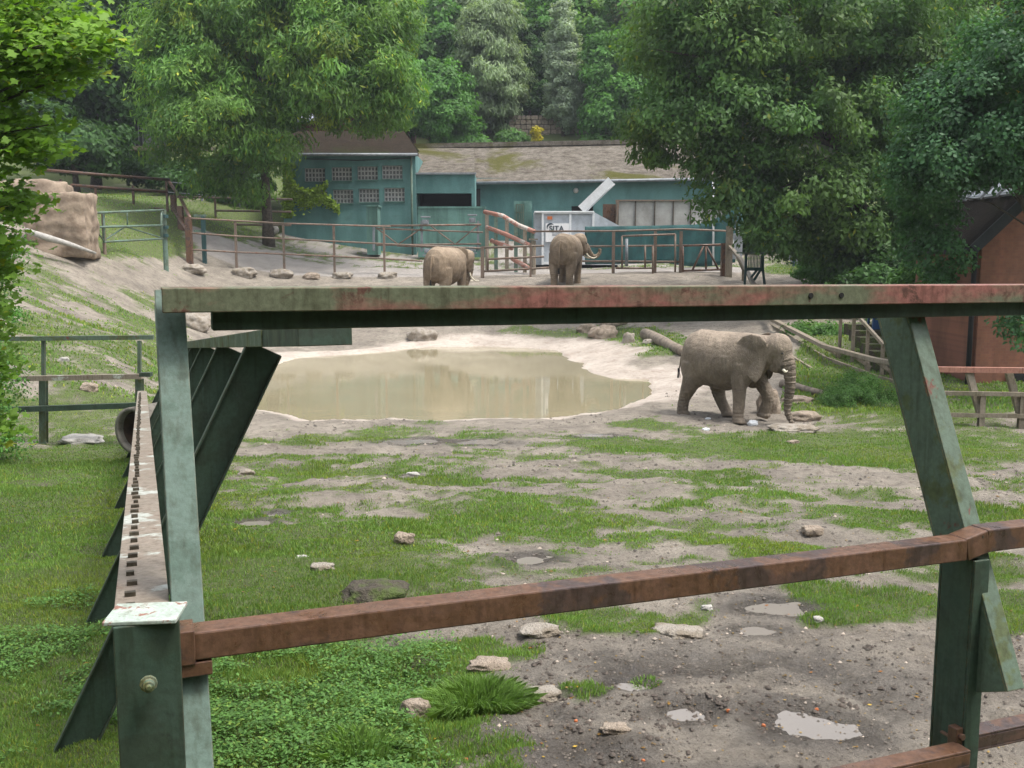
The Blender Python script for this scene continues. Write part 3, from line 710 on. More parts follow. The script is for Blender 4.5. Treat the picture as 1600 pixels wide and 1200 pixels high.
ST = [
 (845, 988, 62, 13, 'rock', 'pale wedge shaped stone on the mud just under the rusty rail'),
 (765, 1042, 66, 13, 'rock_tan', 'pinkish flat stone in grass above the tall dark tuft'),
 (842, 1088, 66, 13, 'rock', 'pale slanted stone on the mud right of the tall grass tuft'),
 (962, 1140, 44, 10, 'rock_tan', 'small flat pinkish stone lying in the mud near the bottom edge'),
 (652, 1120, 48, 36, 'rock_tan', 'upright brownish rock sunk in grass left of the tall tuft'),
 (632, 846, 34, 16, 'rock_tan', 'rounded pinkish stone in the middle of the grass'),
 (503, 889, 38, 10, 'rock', 'flat grey stone in grass above the rusty rail at left'),
 (472, 872, 20, 5, 'rock_white', 'small white stone beside the flat grey stone in grass'),
 (1270, 832, 34, 12, 'rock_tan', 'small tan stone in bare patch left of the right leaning post'),
 (645, 742, 20, 5, 'rock_white', 'small white stone between grass patches below the pond'),
 (1060, 990, 80, 12, 'rock', 'pale flat slab at the top of the muddy area'),
 (1104, 952, 18, 8, 'rock_white', 'small white stone below the rusty rail right of centre'),
 (1278, 970, 16, 8, 'rock_white', 'tiny white stone in the grass strip near the right post'),
 (1240, 692, 18, 5, 'rock_tan', 'tiny stone in grass in front of the walking elephant'),
 (385, 742, 26, 10, 'rock', 'pale stone beside the leaning dark beams left of the grass'),
 (128, 690, 60, 12, 'rock_white', 'white flat slab beside the concrete pipe at left'),
 (140, 610, 26, 14, 'rock_tan', 'orange tinted stone on the left slope behind the far rails'),
 (100, 565, 16, 8, 'rock_white', 'small pale stone high on the left slope'),
 (1200, 645, 34, 44, 'rock_tan', 'upright brown boulder behind the trunk of the walking elephant'),
 (1257, 656, 46, 14, 'rock_tan', 'tan boulder right of the elephant trunk tip'),
 (1246, 630, 52, 12, 'rock_tan', 'flat tan slab behind the elephant trunk beside the log'),
 (1240, 672, 70, 10, 'rock', 'low pale slab on the ground at the tip of the elephant trunk'),
 (943, 525, 40, 18, 'rock_tan', 'brown boulder on grass behind the pond at right'),
 (982, 536, 18, 18, 'rock', 'pale holed rock standing beside the brown boulder'),
 (918, 518, 30, 14, 'rock_tan', 'low brown rock half hidden by the top rail behind the pond'),
 (1016, 537, 22, 8, 'rock', 'small pale slab in front of the fallen log'),
 (660, 530, 46, 18, 'rock', 'pale block on the far bank of the pond'),
 (303, 512, 46, 24, 'rock', 'large pale block seen through the gap at the corner post'),
 (299, 424, 42, 12, 'rock', 'flat pale kerb stone at the foot of the thick fence post'),
 (381, 430, 34, 14, 'rock', 'squared kerb stone at the yard edge left of a mud step'),
 (440, 433, 34, 14, 'rock', 'squared kerb stone below the second thin fence post'),
 (487, 435, 26, 9, 'rock_tan', 'low flat kerb stone between two taller kerb stones'),
 (535, 434, 30, 10, 'rock', 'pale low kerb stone below the middle of the yard fence'),
 (605, 433, 30, 9, 'rock', 'pale low kerb stone left of the elephant facing the building'),
]
for i, (a, b, w, h, mt, lab) in enumerate(ST):
    stone('stone', a, b, w, h, M[mt], lab, seed=i + 1)
stone('mossy_boulder', 585, 938, 100, 34, M['rock_moss'], 'dark mossy mound of rock in grass just above the rusty rail', 'boulder', seed=77, depth=.8)
stone('paper_scrap', 1176, 664, 15, 9, M['white'], 'crumpled white scrap at the front foot of the walking elephant', 'scrap', seed=80)
stone('paper_scrap', 1106, 655, 9, 3, M['white'], 'thin white scrap on the ground under the elephant belly', 'scrap', seed=82)
stone('paper_scrap', 1103, 672, 11, 4, M['white'], 'white scrap on the mud left of the elephant front feet', 'scrap', seed=83)
# food scraps (orange bits)
for i, (a, b, lab) in enumerate([(1138, 1112, 'orange scrap beside the middle puddle'), (1193, 1135, 'orange scrap left of the largest puddle'), (1276, 1110, 'orange scrap at the top rim of the largest puddle'),
                  (900, 1128, 'orange scrap in mud left of the flat pinkish stone'), (1005, 1190, 'orange scrap at the bottom edge of the mud'), (728, 1188, 'orange scrap under the tall grass tuft')]):
    stone('food_scrap', a, b, 6, 4, M['orange'], lab + ' in the foreground', 'food scrap', seed=90 + i, sink=.1)
# carved sandstone block and cliff at the left
def big_rock(name, p, sx, sy, sz, mat, label, seed, boxy=.9, yaw=0):
    bm = bmesh.new(); bmesh.ops.create_icosphere(bm, subdivisions=5, radius=1)
    so = Vector((seed, seed * 2, seed * 3))
    for v in bm.verts:
        d = v.co.normalized(); q = max(abs(d.x), abs(d.y), abs(d.z)); e = d * (1 - boxy) + (d / q) * boxy
        k = 1 + .12 * mnoise.noise(e * 1.2 + so) + .05 * mnoise.noise(e * 4 + so) + .014 * math.sin(e.z * 16 + 3 * mnoise.noise(e * 1.5 + so))
        v.co = Vector((e.x * sx / 2 * k, e.y * sy / 2 * k, e.z * sz / 2 * k + sz / 2))
    me = bpy.data.meshes.new(name); bm.to_mesh(me); bm.free(); me.materials.append(mat); me.polygons.foreach_set('use_smooth', [True] * len(me.polygons))
    o = link(name, me, None, p); o.rotation_euler.z = yaw; tag(o, label, 'rock'); return o
p = P(101, 392, 41); big_rock('carved_rock', p - UP * .3, 2.3, 2.2, 2.6, M['sandstone'], 'brown squared rock with wavy layers left of the green gate', 5, .95, .15)
p = P(60, 395, 45); big_rock('layered_rock', p - UP * .3, 3.0, 3, 3.5, M['sandstone'], 'larger rounded layered rock behind the squared brown rock', 9, .7, .2)
m = MB(); m.tube([P(40, 360, 38.5), P(75, 372, 39), P(110, 382, 39.5), P(150, 396, 40)], [.10, .14, .10, .05], 10)
tag(m.build('dead_branch', M['rock_white'], smooth=True), 'bleached pale trunk lying in front of the squared brown rock', 'branch')

# culvert pipe
pc = P(207, 673, 17.5); t = thing('drain_pipe', (pc.x, pc.y, pc.z - .45), 'short concrete drain pipe lying behind the side rail', 'pipe')
def ring(mb, c, ax, r0, r1, ln, n=32):
    ax = Vector(ax).normalized(); a = ax.cross(UP).normalized(); b = ax.cross(a); vs = []
    for e in (0, 1):
        for r in (r0, r1):
            for k in range(n): th = 2 * math.pi * k / n; vs.append(c + ax * (e * ln) + (a * math.cos(th) + b * math.sin(th)) * r)
    fs = []
    for k in range(n):
        k2 = (k + 1) % n
        fs += [(k, k2, n + k2, n + k), (2 * n + k, 3 * n + k, 3 * n + k2, 2 * n + k2), (n + k, n + k2, 3 * n + k2, 3 * n + k), (k, 2 * n + k, 2 * n + k2, k2)]
    mb.add(vs, fs)
m = MB(); ring(m, pc, (.45, 1, 0), .42, .35, 1.4); m.build('pipe_ring', M['pipe'], t, True)
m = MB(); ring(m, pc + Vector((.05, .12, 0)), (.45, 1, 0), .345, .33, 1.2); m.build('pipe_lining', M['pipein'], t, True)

# logs
def log(pts, rr, mat, label, name='log'):
    m = MB(); q = []
    for i in range(len(pts) - 1):
        for k in range(4): q.append(pts[i].lerp(pts[i + 1], k / 4) + Vector((random.uniform(-.02, .02), 0, random.uniform(-.03, .03))))
    q.append(pts[-1]); r2 = [rr[0] + (rr[1] - rr[0]) * i / (len(q) - 1) * 1.0 + random.uniform(-.012, .012) for i in range(len(q))]
    m.tube(q, r2, 12); tag(m.build(name, mat, smooth=True), label, 'log')
g1, g2 = G(1008, 530), G(1068, 557)
log([g1 + UP * .22, g2 + UP * .18], (.24, .17), M['log'], 'thick fallen log on the grass behind the walking elephant')
g1, g2 = G(1222, 604), G(1282, 618)
log([g1 + UP * .1, g2 + UP * .08], (.13, .08), M['log'], 'thin fallen log right of the walking elephant trunk')
g1, g2 = G(940, 520), G(978, 514)
log([g1 + UP * .3, g2 + UP * .35], (.2, .14), M['log'], 'short stub of a log among the rocks behind the pond')

# ================================================================== near barrier
d1 = ray(222, 545).normalized(); d2 = ray(4930, 432).normalized()
n1 = Vector((d1.y, -d1.x, 0)).normalized(); n2 = Vector((-d2.y, d2.x, 0)).normalized()
C0 = P(228, 956, 2.95)
B = thing('steel_barrier', (C0.x, C0.y, H1(C0.x, C0.y)), 'green and rust red steel elephant barrier across the foreground', 'barrier')
gz = H1(C0.x, C0.y)
bv = .004
yaw2 = math.atan2(d2.y, d2.x)
# corner post
m = MB(); top = C0 - UP * .012; foot = Vector((C0.x, C0.y, gz - .2))
m.hbeam(foot, top, .19, .15, -n2, .014)
m.beam(foot + n1 * .0 + Vector((d2.x, d2.y, 0)).normalized() * .088, top + Vector((d2.x, d2.y, 0)).normalized() * .088, .012, .12, -n2)
cp = m.build('post', M['green_dk'], B, bevel=bv)
m = MB(); m.box(C0 - UP * .005, .215, .165, .013, yaw2 * .3); m.build('cap_plate', M['cap'], cp, bevel=.003)
fp = P(232, 1067, 2.85)
def bolt(mb, c, ax, r, h, n=6):
    ax = Vector(ax).normalized(); mb.tube([c, c + ax * h], [r, r], n)
m = MB(); m.tube([fp, fp - n2 * .012, fp - n2 * .0125, fp - n2 * .034, fp - n2 * .0345, fp - n2 * .044], [.026, .026, .018, .018, .009, .008], 10); m.build('bolt', M['green_mid'], cp, bevel=.002)
# front rail
fr0 = P(288, 989, 2.98); hx = Vector((d2.x, d2.y, d2.z))
def railpt(px):   # parameter along d2 where the rail crosses image column px
    k = (px - 800) / F * 1.0
    best = min(range(0, 700), key=lambda i: abs(proj(*(fr0 + hx * (i * .01)))[0] - px)); return best * .01
t1 = railpt(1512)
cen = n2 * .05 - UP * .05
m = MB(); m.beam(fr0 + cen, fr0 + hx * t1 + cen, .1, .092); m.build('rail', M['rust'], B, bevel=.006, label='rusty brown square rail, the lower one of the front')
e0 = fr0 + hx * t1; e1 = e0 + hx * .12 + UP * .028; e2 = e1 + hx * 1.6 + UP * .0
m = MB(); m.beam(e0 + cen, e1 + cen, .1, .1); m.beam(e1 + cen, e2 + cen, .1, .1, e0=.01); m.build('rail', M['rust'], B, bevel=.006, label='rusty bent rail end past the right post')
for px, py in ((1498, 845), (1533, 838)): m = MB(); bolt(m, P(px, py, e0.y + .04) - UP * .005, UP, .014, .012); m.build('bolt', M['bolt'], B)
m = MB(); bolt(m, P(1587, 829, e1.y + .30), UP, .014, .012); m.build('bolt', M['bolt'], B)
m = MB(); j = fr0 + cen; m.beam(j - hx * .07, j + hx * .03, .115, .11); m.box(j + hx * .0 - UP * .075, .16, .1, .045, yaw2); m.build('bracket', M['rust'], B, bevel=.003)
# second rail (low)
lo0 = e0 - UP * .96 - n2 * .02
m = MB(); m.channel(lo0 - hx * 3.2, lo0 + hx * .02, .09, .08, UP, 1); m.build('rail', M['rust'], B, bevel=bv, label='dark brown channel rail near the ground left of the post')
m = MB(); m.channel(lo0 + hx * .03 + n2 * .1, lo0 + hx * 2.2 + n2 * .1, .09, .08, UP, 1); m.build('rail', M['rust'], B, bevel=bv, label='dark brown channel rail near the ground right of the post')
# right post
pp = P(1528, 884, e0.y + .05); hxy = Vector((d2.x, d2.y, 0)).normalized()
pt = Vector((pp.x, pp.y, e0.z - .102)) + n2 * .075; pf = Vector((pt.x, pt.y, H1(pt.x, pt.y) - .2))
m = MB(); m.hbeam(pf, pt, .085, .2, -n2, .014); m.beam(pf - hxy * .036, pt - hxy * .036, .012, .17, -n2)
post2 = m.build('post', M['green_dk'], B, bevel=bv)
m = MB(); q = P(1494, 1150, pt.y - .08); m.box(q, .05, .05, .09, yaw2); bolt(m, q + UP * .01 - n2 * .02, -n2, .016, .02); m.build('bracket', M['rust'], post2, bevel=.003)
# top beam
tb0 = P(252, 450, 3.36); tb = lambda s: tb0 + hx * s
m = MB(); L = 5.2
m.beam(tb(0) - UP * .042, tb(L) - UP * .042, .012, .084); m.beam(tb(0) + n2 * .066 - UP * .005, tb(L) + n2 * .066 - UP * .005, .118, .012)
m.build('top_beam', M['toprail'], B, bevel=.004)
m = MB(); m.beam(tb(.165) + n2 * .095 - UP * .112, tb(L) + n2 * .095 - UP * .108, .09, .078); m.build('under_beam', M['green_dk'], B, bevel=bv)
for px in (1267, 1315):
    m = MB(); s_ = min([i * .01 for i in range(520)], key=lambda s: abs(proj(*tb(s))[0] - px)); bolt(m, tb(s_) - UP * .043 - n2 * .004, -n2, .012, .006, 12); m.build('bolt_hole', M['dark'], B)
# front struts
sdir = (n2 * math.sin(R(24)) + UP * math.cos(R(24)))
st0 = P(264, 464, 3.60)
m = MB(); bot = st0 - sdir * 1.95
m.channel(bot, st0, .10, .15, -n2, 1); cs = m.build('strut', M['green'], B, bevel=bv, label='pale green leaning strut at the corner')
st1 = P(1404, 484, 4.74)
m = MB(); m.channel(st1 - sdir * 1.75, st1, .095, .2, -n2, -1); m.build('strut', M['green_mid'], B, bevel=bv, label='wide green leaning strut at the right with red scuffs')
# ---- side run
S = thing('side_barrier', (C0.x + d1.x * 10, C0.y + d1.y * 10, H1(C0.x + d1.x * 10, C0.y + d1.y * 10)), 'long green steel barrier running away at left with bolts along its rail', 'barrier')
Mr = lambda s: C0 + d1 * s - UP * .04 - n1 * .012
U0 = P(413, 530, 6.6); VS = (P(108, 1175, 6.18) - U0).normalized()
Ur = lambda s: U0 + d1 * s
m = MB(); m.beam(Mr(.09), Mr(17.6), .168, .05); m.build('rail', M['siderail'], S, bevel=bv)
m = MB(); m.beam(Mr(.10) - n1 * .068 - UP * .075, Mr(17.6) - n1 * .068 - UP * .075, .02, .098); m.beam(Mr(.1) + n1 * .068 - UP * .075, Mr(17.6) + n1 * .068 - UP * .075, .02, .098); m.build('rail_side', M['green_dk'], S)
un = d1 * .0
m = MB(); m.beam(Ur(-2.35), Ur(13.6), .24, .10, UP); m.build('upper_rail', M['green_dk'], S, bevel=bv)
m = MB(); m.beam(Ur(-1.0) - n1 * .126, Ur(13.6) - n1 * .126, .008, .09); m.build('rail_edge', M['green_mid'], S)
for k, s in enumerate((0, 2.7, 5.3, 7.9, 10.5, 13.1)):
    up_ = Ur(s) - UP * .06; F_ = up_ + VS * 2.2
    while F_.z > H1(F_.x, F_.y) - .1: F_ = F_ + VS * .05
    m = MB(); ax = (up_ - F_).normalized(); wdir = ax.cross(d1).normalized()
    m.hbeam(F_, up_, .1, .24, wdir, .012); m.build('strut', M['green_dk'], S, bevel=bv)
    q = Mr(s + 3.5); m = MB(); m.hbeam(Vector((q.x, q.y, H1(q.x, q.y) - .1)), q - UP * .03, .1, .15, n1, .012); m.build('post', M['green_dk'], S)
m = MB(); bolt0 = []
for k in range(100):
    s = .13 + k * .165; c = Mr(s) + UP * .025 - n1 * .035 + n1 * random.uniform(-.006, .006)
    m = MB(); ln = .03 + random.uniform(-.008, .012); m.beam(c - n1 * ln / 2 + UP * .008, c + n1 * ln / 2 + UP * .008, .022, .016, UP); m.build('bolt', M['bolt'], S)
# far cross run
D = P(140, 640, 20.2); t = thing('cross_barrier', (D.x, D.y, H1(D.x, D.y)), 'green steel barrier crossing behind the side rail at the left edge', 'barrier')
def hr(name, a, b, w, h, mat, root_, label=None):
    m = MB(); m.beam(a, b, w, h); return m.build(name, mat, root_, label=label)
hr('rail', P(-160, 531, 20), P(240, 527, 20.2), .1, .09, M['green_mid'], t)
hr('rail', P(-160, 595, 20), P(222, 588, 20), .1, .10, M['siderail'], t)
hr('rail', P(-160, 646, 20), P(222, 633, 20), .1, .11, M['green_dk'], t)
for px in (68, -80, 218):
    a = ground_at(px, 20.15); bb = P(px, 592, 20.15); m = MB(); m.hbeam(a - UP * .1, bb, .14, .12, (0, -1, 0), .012); m.beam(bb, P(px, 532, 20.15), .07, .06, (0, 1, 0)); m.build('post', M['green_mid'], t)
m = MB(); q = P(228, 585, 19.6); m.box(q, .22, .15, .08); m.build('end_plate', M['green_dk'], t)

# ================================================================== elephant house
YB = 68.0
def bxp(mb, px0, py0, px1, py1, Y, dy, extra=0):
    """box whose front face spans the given image rectangle at depth Y, dy deep"""
    a = P(px0, py0, Y); b = P(px1, py1, Y); a2 = P(px0, py1, Y); b2 = P(px1, py0, Y)
    x0, x1 = (a.x + a2.x) / 2, (b.x + b2.x) / 2
    mb.box(((x0 + x1) / 2, Y + dy / 2, (a.z + b.z) / 2), x1 - x0, dy, a.z - b.z); return x0, x1, b.z, a.z
def wall_holes(mb, xa, xb, za, zb, Y, th, holes):
    """wall from xa..xb, za..zb with rectangular openings (x0,x1,z0,z1)"""
    X = sorted({xa, xb, *[h[0] for h in holes], *[h[1] for h in holes]}); Z = sorted({za, zb, *[h[2] for h in holes], *[h[3] for h in holes]})
    for i in range(len(X) - 1):
        for j in range(len(Z) - 1):
            cx, cz = (X[i] + X[i + 1]) / 2, (Z[j] + Z[j + 1]) / 2
            if any(h[0] < cx < h[1] and h[2] < cz < h[3] for h in holes): continue
            x0, x1, z0, z1 = X[i], X[i + 1], Z[j], Z[j + 1]
            mb.quad((x0, Y, z0), (x1, Y, z0), (x1, Y, z1), (x0, Y, z1))
    for h in holes:
        x0, x1, z0, z1 = h
        mb.quad((x0, Y, z0), (x0, Y + th, z0), (x0, Y + th, z1), (x0, Y, z1)); mb.quad((x1, Y + th, z0), (x1, Y, z0), (x1, Y, z1), (x1, Y + th, z1))
        mb.quad((x0, Y, z0), (x1, Y, z0), (x1, Y + th, z0), (x0, Y + th, z0)); mb.quad((x0, Y + th, z1), (x1, Y + th, z1), (x1, Y, z1), (x0, Y, z1))
Hs = thing('animal_house', (P(700, 400, YB).x, YB, 4.0), 'long low teal animal house with grey lichen covered roof', 'building')
def X_(px, Y, py=330): return P(px, py, Y).x
def Z_(py, Y, px=700): return P(px, py, Y).z
wins = []
for row, (xs_, (ya, yb)) in enumerate((((492, 534, 574.5, 613), (260, 281)), ((495, 535.5, 576, 616), (295, 316)))):
    for i, x in enumerate(xs_):
        sh = (3 - i) * 1.4 - 1.5
        wins.append((X_(x - 16, YB, 290), X_(x + 16, YB, 290), Z_(yb + sh, YB), Z_(ya + sh, YB)))
m = MB(); xl, xr = X_(443, YB), X_(650, YB); zt = Z_(240, YB)
wall_holes(m, xl, xr, 3.0, zt, YB, .32, wins)
m.quad((xl, YB + 9, 3), (xl, YB, 3), (xl, YB, zt), (xl, YB + 9, zt)); m.quad((xr, YB, 3), (xr, YB + 9, 3), (xr, YB + 9, zt), (xr, YB, zt))
m.build('wall', M['teal'], Hs)
for (x0, x1, z0, z1) in wins:
    w = MB(); w.box(((x0 + x1) / 2, YB + .36, (z0 + z1) / 2), x1 - x0, .06, z1 - z0); wo = w.build('window', M['glassblock'], Hs)
    g = MB()
    for k in range(7):
        x = x0 + (x1 - x0) * (k + .0) / 6; g.box((x, YB + .28, (z0 + z1) / 2), .075, .09, z1 - z0)
    for k in range(4):
        z = z0 + (z1 - z0) * k / 3; g.box(((x0 + x1) / 2, YB + .27, z), x1 - x0, .09, .085)
    g.build('grille', M['grille'], wo)
    g = MB(); g.box(((x0 + x1) / 2, YB - .05, z0 - .04), x1 - x0 + .1, .16, .06); g.build('sill', M['teal2'], wo)
# left roof: slope from eave up to ridge, gabled to the right
def slab(mb, q, th):
    q = [Vector(v) for v in q]; n = (q[1] - q[0]).cross(q[3] - q[0]).normalized(); n = n if n.z > 0 else -n
    v = q + [p - n * th for p in q]; mb.add(v, [(0, 1, 2, 3), (7, 6, 5, 4), (0, 4, 5, 1), (1, 5, 6, 2), (2, 6, 7, 3), (3, 7, 4, 0)])
m = MB(); ze = Z_(240, YB)
slab(m, [(xl - .4, YB - .5, ze), (xr + .25, YB - .5, ze), (X_(633, 75), 75, Z_(205, 75)), (X_(440, 75), 75, Z_(205, 75))], .18)
slab(m, [(X_(440, 75), 75, Z_(205, 75)), (X_(633, 75), 75, Z_(205, 75)), (xr + .25, 82, ze), (xl - .4, 82, ze)], .18)
m.add([(xl, YB + .3, ze - .2), (xl, 81, ze - .2), (xl, 75, Z_(205, 75) - .25)], [(0, 2, 1)]); m.add([(xr - .1, YB + .3, ze - .2), (xr - .1, 81, ze - .2), (X_(633, 75), 75, Z_(205, 75) - .25)], [(0, 1, 2)])
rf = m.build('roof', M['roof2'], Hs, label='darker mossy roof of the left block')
m = MB(); m.tube([(xl - .4, YB - .58, ze - .12), (xr + .2, YB - .58, ze - .12)], .1, 8); m.build('gutter', M['graymetal'], rf, True)
m = MB(); m.tube([(xr - .25, YB - .2, ze - .2), (xr - .25, YB - .15, 4.2)], .07, 8); m.build('drainpipe', M['fargreen'], Hs, True)
m = MB(); m.tube([(xl + 1.5, YB - .06, ze - .35), (xl + 5, YB - .06, ze - .45), (xr - .3, YB - .06, ze - .3)], .03, 6); m.build('cable', M['shed'], Hs, True)
# middle portion with doorway
Ym = YB + .35; x0, x1 = X_(648, Ym), X_(742, Ym); dz0, dz1 = 3.0, Z_(302, Ym); dx0, dx1 = X_(650.5, Ym), X_(737, Ym)
m = MB(); wall_holes(m, x0, x1, 3.0, Z_(272, Ym), Ym, .6, [(dx0, dx1, 3.0, dz1)])
m.box(((x0 + x1) / 2, Ym + 3.2, Z_(272, Ym) - .08), x1 - x0, 6.2, .16)
m.quad((x1, Ym, 3), (x1, Ym + 3.6, 3), (x1, Ym + 3.6, Z_(272, Ym)), (x1, Ym, Z_(272, Ym))); m.build('wall', M['teal'], Hs)
m = MB(); m.box(((x0 + x1) / 2, Ym - .05, Z_(272, Ym) + .03), x1 - x0 + .2, .3, .12); m.build('coping', M['graymetal'], Hs)
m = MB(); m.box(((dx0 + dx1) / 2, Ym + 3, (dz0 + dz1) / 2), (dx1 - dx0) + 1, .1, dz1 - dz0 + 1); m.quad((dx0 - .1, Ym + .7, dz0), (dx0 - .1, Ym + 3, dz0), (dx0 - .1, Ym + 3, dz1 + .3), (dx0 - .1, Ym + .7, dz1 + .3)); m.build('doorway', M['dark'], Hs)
m = MB(); bxp(m, 653, 324, 758, 402, 66.4, .35); bxp(m, 653, 322.5, 759, 325.5, 66.35, .45); dr = m.build('sliding_door', M['teal2'], Hs)
m = MB(); bxp(m, 573, 322, 590, 398, 65, 1.6); bxp(m, 572, 320, 591, 323, 64.9, 1.8); m.build('buttress', M['teal2'], Hs)
# right portion
YR = 72.0; x0, x1 = X_(738, YR), X_(1175, YR); zt = Z_(278, YR)
hole = (X_(893, YR), X_(927, YR), Z_(338, YR), Z_(322, YR))
m = MB(); wall_holes(m, x0, x1, 3.0, zt, YR, .3, [hole]); m.build('wall', M['teal'], Hs)
m = MB(); m.box(((hole[0] + hole[1]) / 2, YR + .35, (hole[2] + hole[3]) / 2), hole[1] - hole[0], .08, hole[3] - hole[2]); m.build('window', M['dark'], Hs)
m = MB(); za, zb = Z_(285, YR), Z_(277, YR); zr0, zr1 = Z_(231, 80), Z_(222, 80)
xa, xb = X_(742, YR), X_(1178, YR)
slab(m, [(xa, YR - .7, za), (xb, YR - .7, zb), (X_(1178, 80), 80, zr1), (X_(742, 80), 80, zr0)], .2)
slab(m, [(X_(645, 80), 80, zr0 + .03), (X_(1178, 80), 80, zr1 + .03), (X_(1178, 86), 86, zb - 1), (X_(640, 86), 86, za - 1)], .2)
# left stretch of the same slope, running down to the parapet
slab(m, [(X_(649, Ym + .6), Ym + .6, Z_(273, Ym + .6)), (X_(742, Ym + .6) - .01, Ym + .6, Z_(273, Ym + .6)), (X_(742, 80) - .01, 80, zr0 + .01), (X_(646, 80), 80, zr0 + .01)], .2)
rf = m.build('roof', M['roof'], Hs)
m = MB(); a = Vector((X_(645, 80.3), 80.3, Z_(229, 80.3))); b = Vector((X_(1178, 80.3), 80.3, Z_(219, 80.3))); m.beam(a, b, 1.0, .34); m.build('ridge_cap', M['roof'], rf)
m = MB(); m.tube([(xa, YR - .8, za - .12), (xb, YR - .8, zb - .12)], .11, 8); m.build('gutter', M['graymetal'], rf, True)
m = MB(); c = P(900, 297.5, YR - .15); m.tube([c, c + Vector((0, .15, 0))], [.16, .19], 16); m.build('wall_lamp', M['grille'], Hs, True)
# framed green hatch by the door and rail shed behind
m = MB(); bxp(m, 803, 314, 831, 385, 64.5, .3); fr = m.build('side_panel', M['teal2'], Hs)
m = MB()
for a, b, c, d in ((806, 319, 818, 320.5), (806, 331, 818, 332.5), (806, 319, 807.3, 352), (817, 319, 818.3, 352), (810, 320, 811, 332), (814, 320, 815, 332), (811, 333, 812.2, 366), (814, 333, 815.2, 366), (811, 365, 815.2, 367)):
    bxp(m, a, b, c, d, 64.35, .08)
m.build('frame', M['fargreen'], fr)

# ivy climbing on the left corner
def leaf_cloud(c, n, rad, l, w, droop=.3, tint=(.75, .5), seed=0, up=.5):
    r = np.random.RandomState(seed); c = np.array(c)
    o = r.randn(n, 3) * np.array(rad) * .5
    return oriented(c + o, o, l, w, droop, r, tint, up)
def oriented(cen, out, l, w, droop, r, tint, up=.5, outw=.7):
    n = len(cen); on = out / (np.linalg.norm(out, axis=1, keepdims=True) + 1e-6)
    nr = on * outw + np.array([0, 0, up]) + r.randn(n, 3) * .45; nr /= np.linalg.norm(nr, axis=1, keepdims=True) + 1e-6
    t = r.randn(n, 3) + np.array([0, 0, -droop * 3]) + on * .6; t -= nr * (t * nr).sum(1, keepdims=True); t /= np.linalg.norm(t, axis=1, keepdims=True) + 1e-6
    b = np.cross(nr, t); ll = (l * (.6 + .8 * r.rand(n)))[:, None]; ww = (w * (.6 + .8 * r.rand(n)))[:, None]
    V = np.stack([cen - t * ll / 2, cen + b * ww / 2, cen + t * ll / 2, cen - b * ww / 2], 1).reshape(-1, 3)
    return V
def tints(n, r, base, var=.25, yel=0.):
    v = base * (1 - var + 2 * var * r.rand(n)); y = (r.rand(n) < yel) * 1.0
    return np.repeat(np.column_stack([v * (1 + 1.2 * y), v * (1 + .5 * y), v * (1 - .3 * y)]), 4, 0)
def ivy():
    r = np.random.RandomState(5); c = []
    for _ in range(4600):
        u = r.rand()
        if u < .5: px, py = 450 + r.randn() * 4, 255 + r.rand() * 85
        elif u < .85:
            t = r.rand(); px, py = 455 + t * 75, 300 + 25 * t + r.randn() * (7 - 3 * t) + 6 * math.sin(t * 7)
        else:
            t = r.rand(); px, py = 452 + t * 60, 285 + 16 * math.sin(t * 3) + r.randn() * 3
        p = P(px, py, YB - .12 - r.rand() * .3); c.append(p)
    c = np.array(c); o_ = np.array(P(455, 345, YB - .1)); V = oriented(c - o_, np.tile([0, -1, .3], (len(c), 1)).astype(float), .2, .16, .3, r, 1)
    o = link('climbing_plant', np_mesh('climbing_plant', V, np.arange(len(V)).reshape(-1, 4), 4, M['l_ivy'], tints(len(c), r, .9, .3)), None, Vector(o_))
    tag(o, 'yellow green creeper climbing the left corner of the teal house', 'climbing plant')
ivy()

# sheds / houses further back
t = thing('dark_shed', P(190, 250, 84), 'dark boarded shed with pale tin roof edge behind the left trees', 'shed')
m = MB(); bxp(m, 60, 172, 228, 262, 84, 5); m.build('wall', M['shed'], t)
m = MB()
for i in range(26):
    bxp(m, 62 + i * 6.4, 174, 63 + i * 6.4, 234, 83.93, .06)
m.build('battens', M['graymetal'], t)
m = MB(); a, b = P(50, 170, 83), P(240, 168, 83); slab(m, [(a.x, 83, a.z), (b.x, 83, b.z), (b.x - 2, 90, b.z + 1.6), (a.x, 90, a.z + 1.6)], .12); m.build('roof', M['tin'], t)
m = MB(); bxp(m, 60, 228, 330, 234, 83, 1.4); m.build('ledge', M['log'], t)
t = thing('brown_house', P(555, 190, 92), 'dark red walled house with striped tin roof half hidden behind the left roof', 'house')
m = MB(); bxp(m, 470, 171, 640, 240, 92, 6); m.build('wall', M['redwall'], t)
m = MB(); a, b = P(462, 188, 90.5), P(505, 188, 90.5); slab(m, [(a.x, 90.5, a.z), (b.x, 90.5, b.z), (b.x, 96, b.z + 2.4), (a.x, 96, a.z + 2.4)], .15)
for i in range(9):
    x = a.x + (b.x - a.x) * i / 8; m.beam((x, 90.5, a.z + .05), (x, 96, a.z + 2.45), .08, .12)
m.build('roof', M['tin'], t)
m = MB(); a, b = P(515, 171, 91), P(650, 171, 91); slab(m, [(a.x, 91, a.z), (b.x, 91, b.z), (b.x, 98, b.z + 2), (a.x, 98, a.z + 2)], .2); m.build('roof', M['rock_moss'], t)
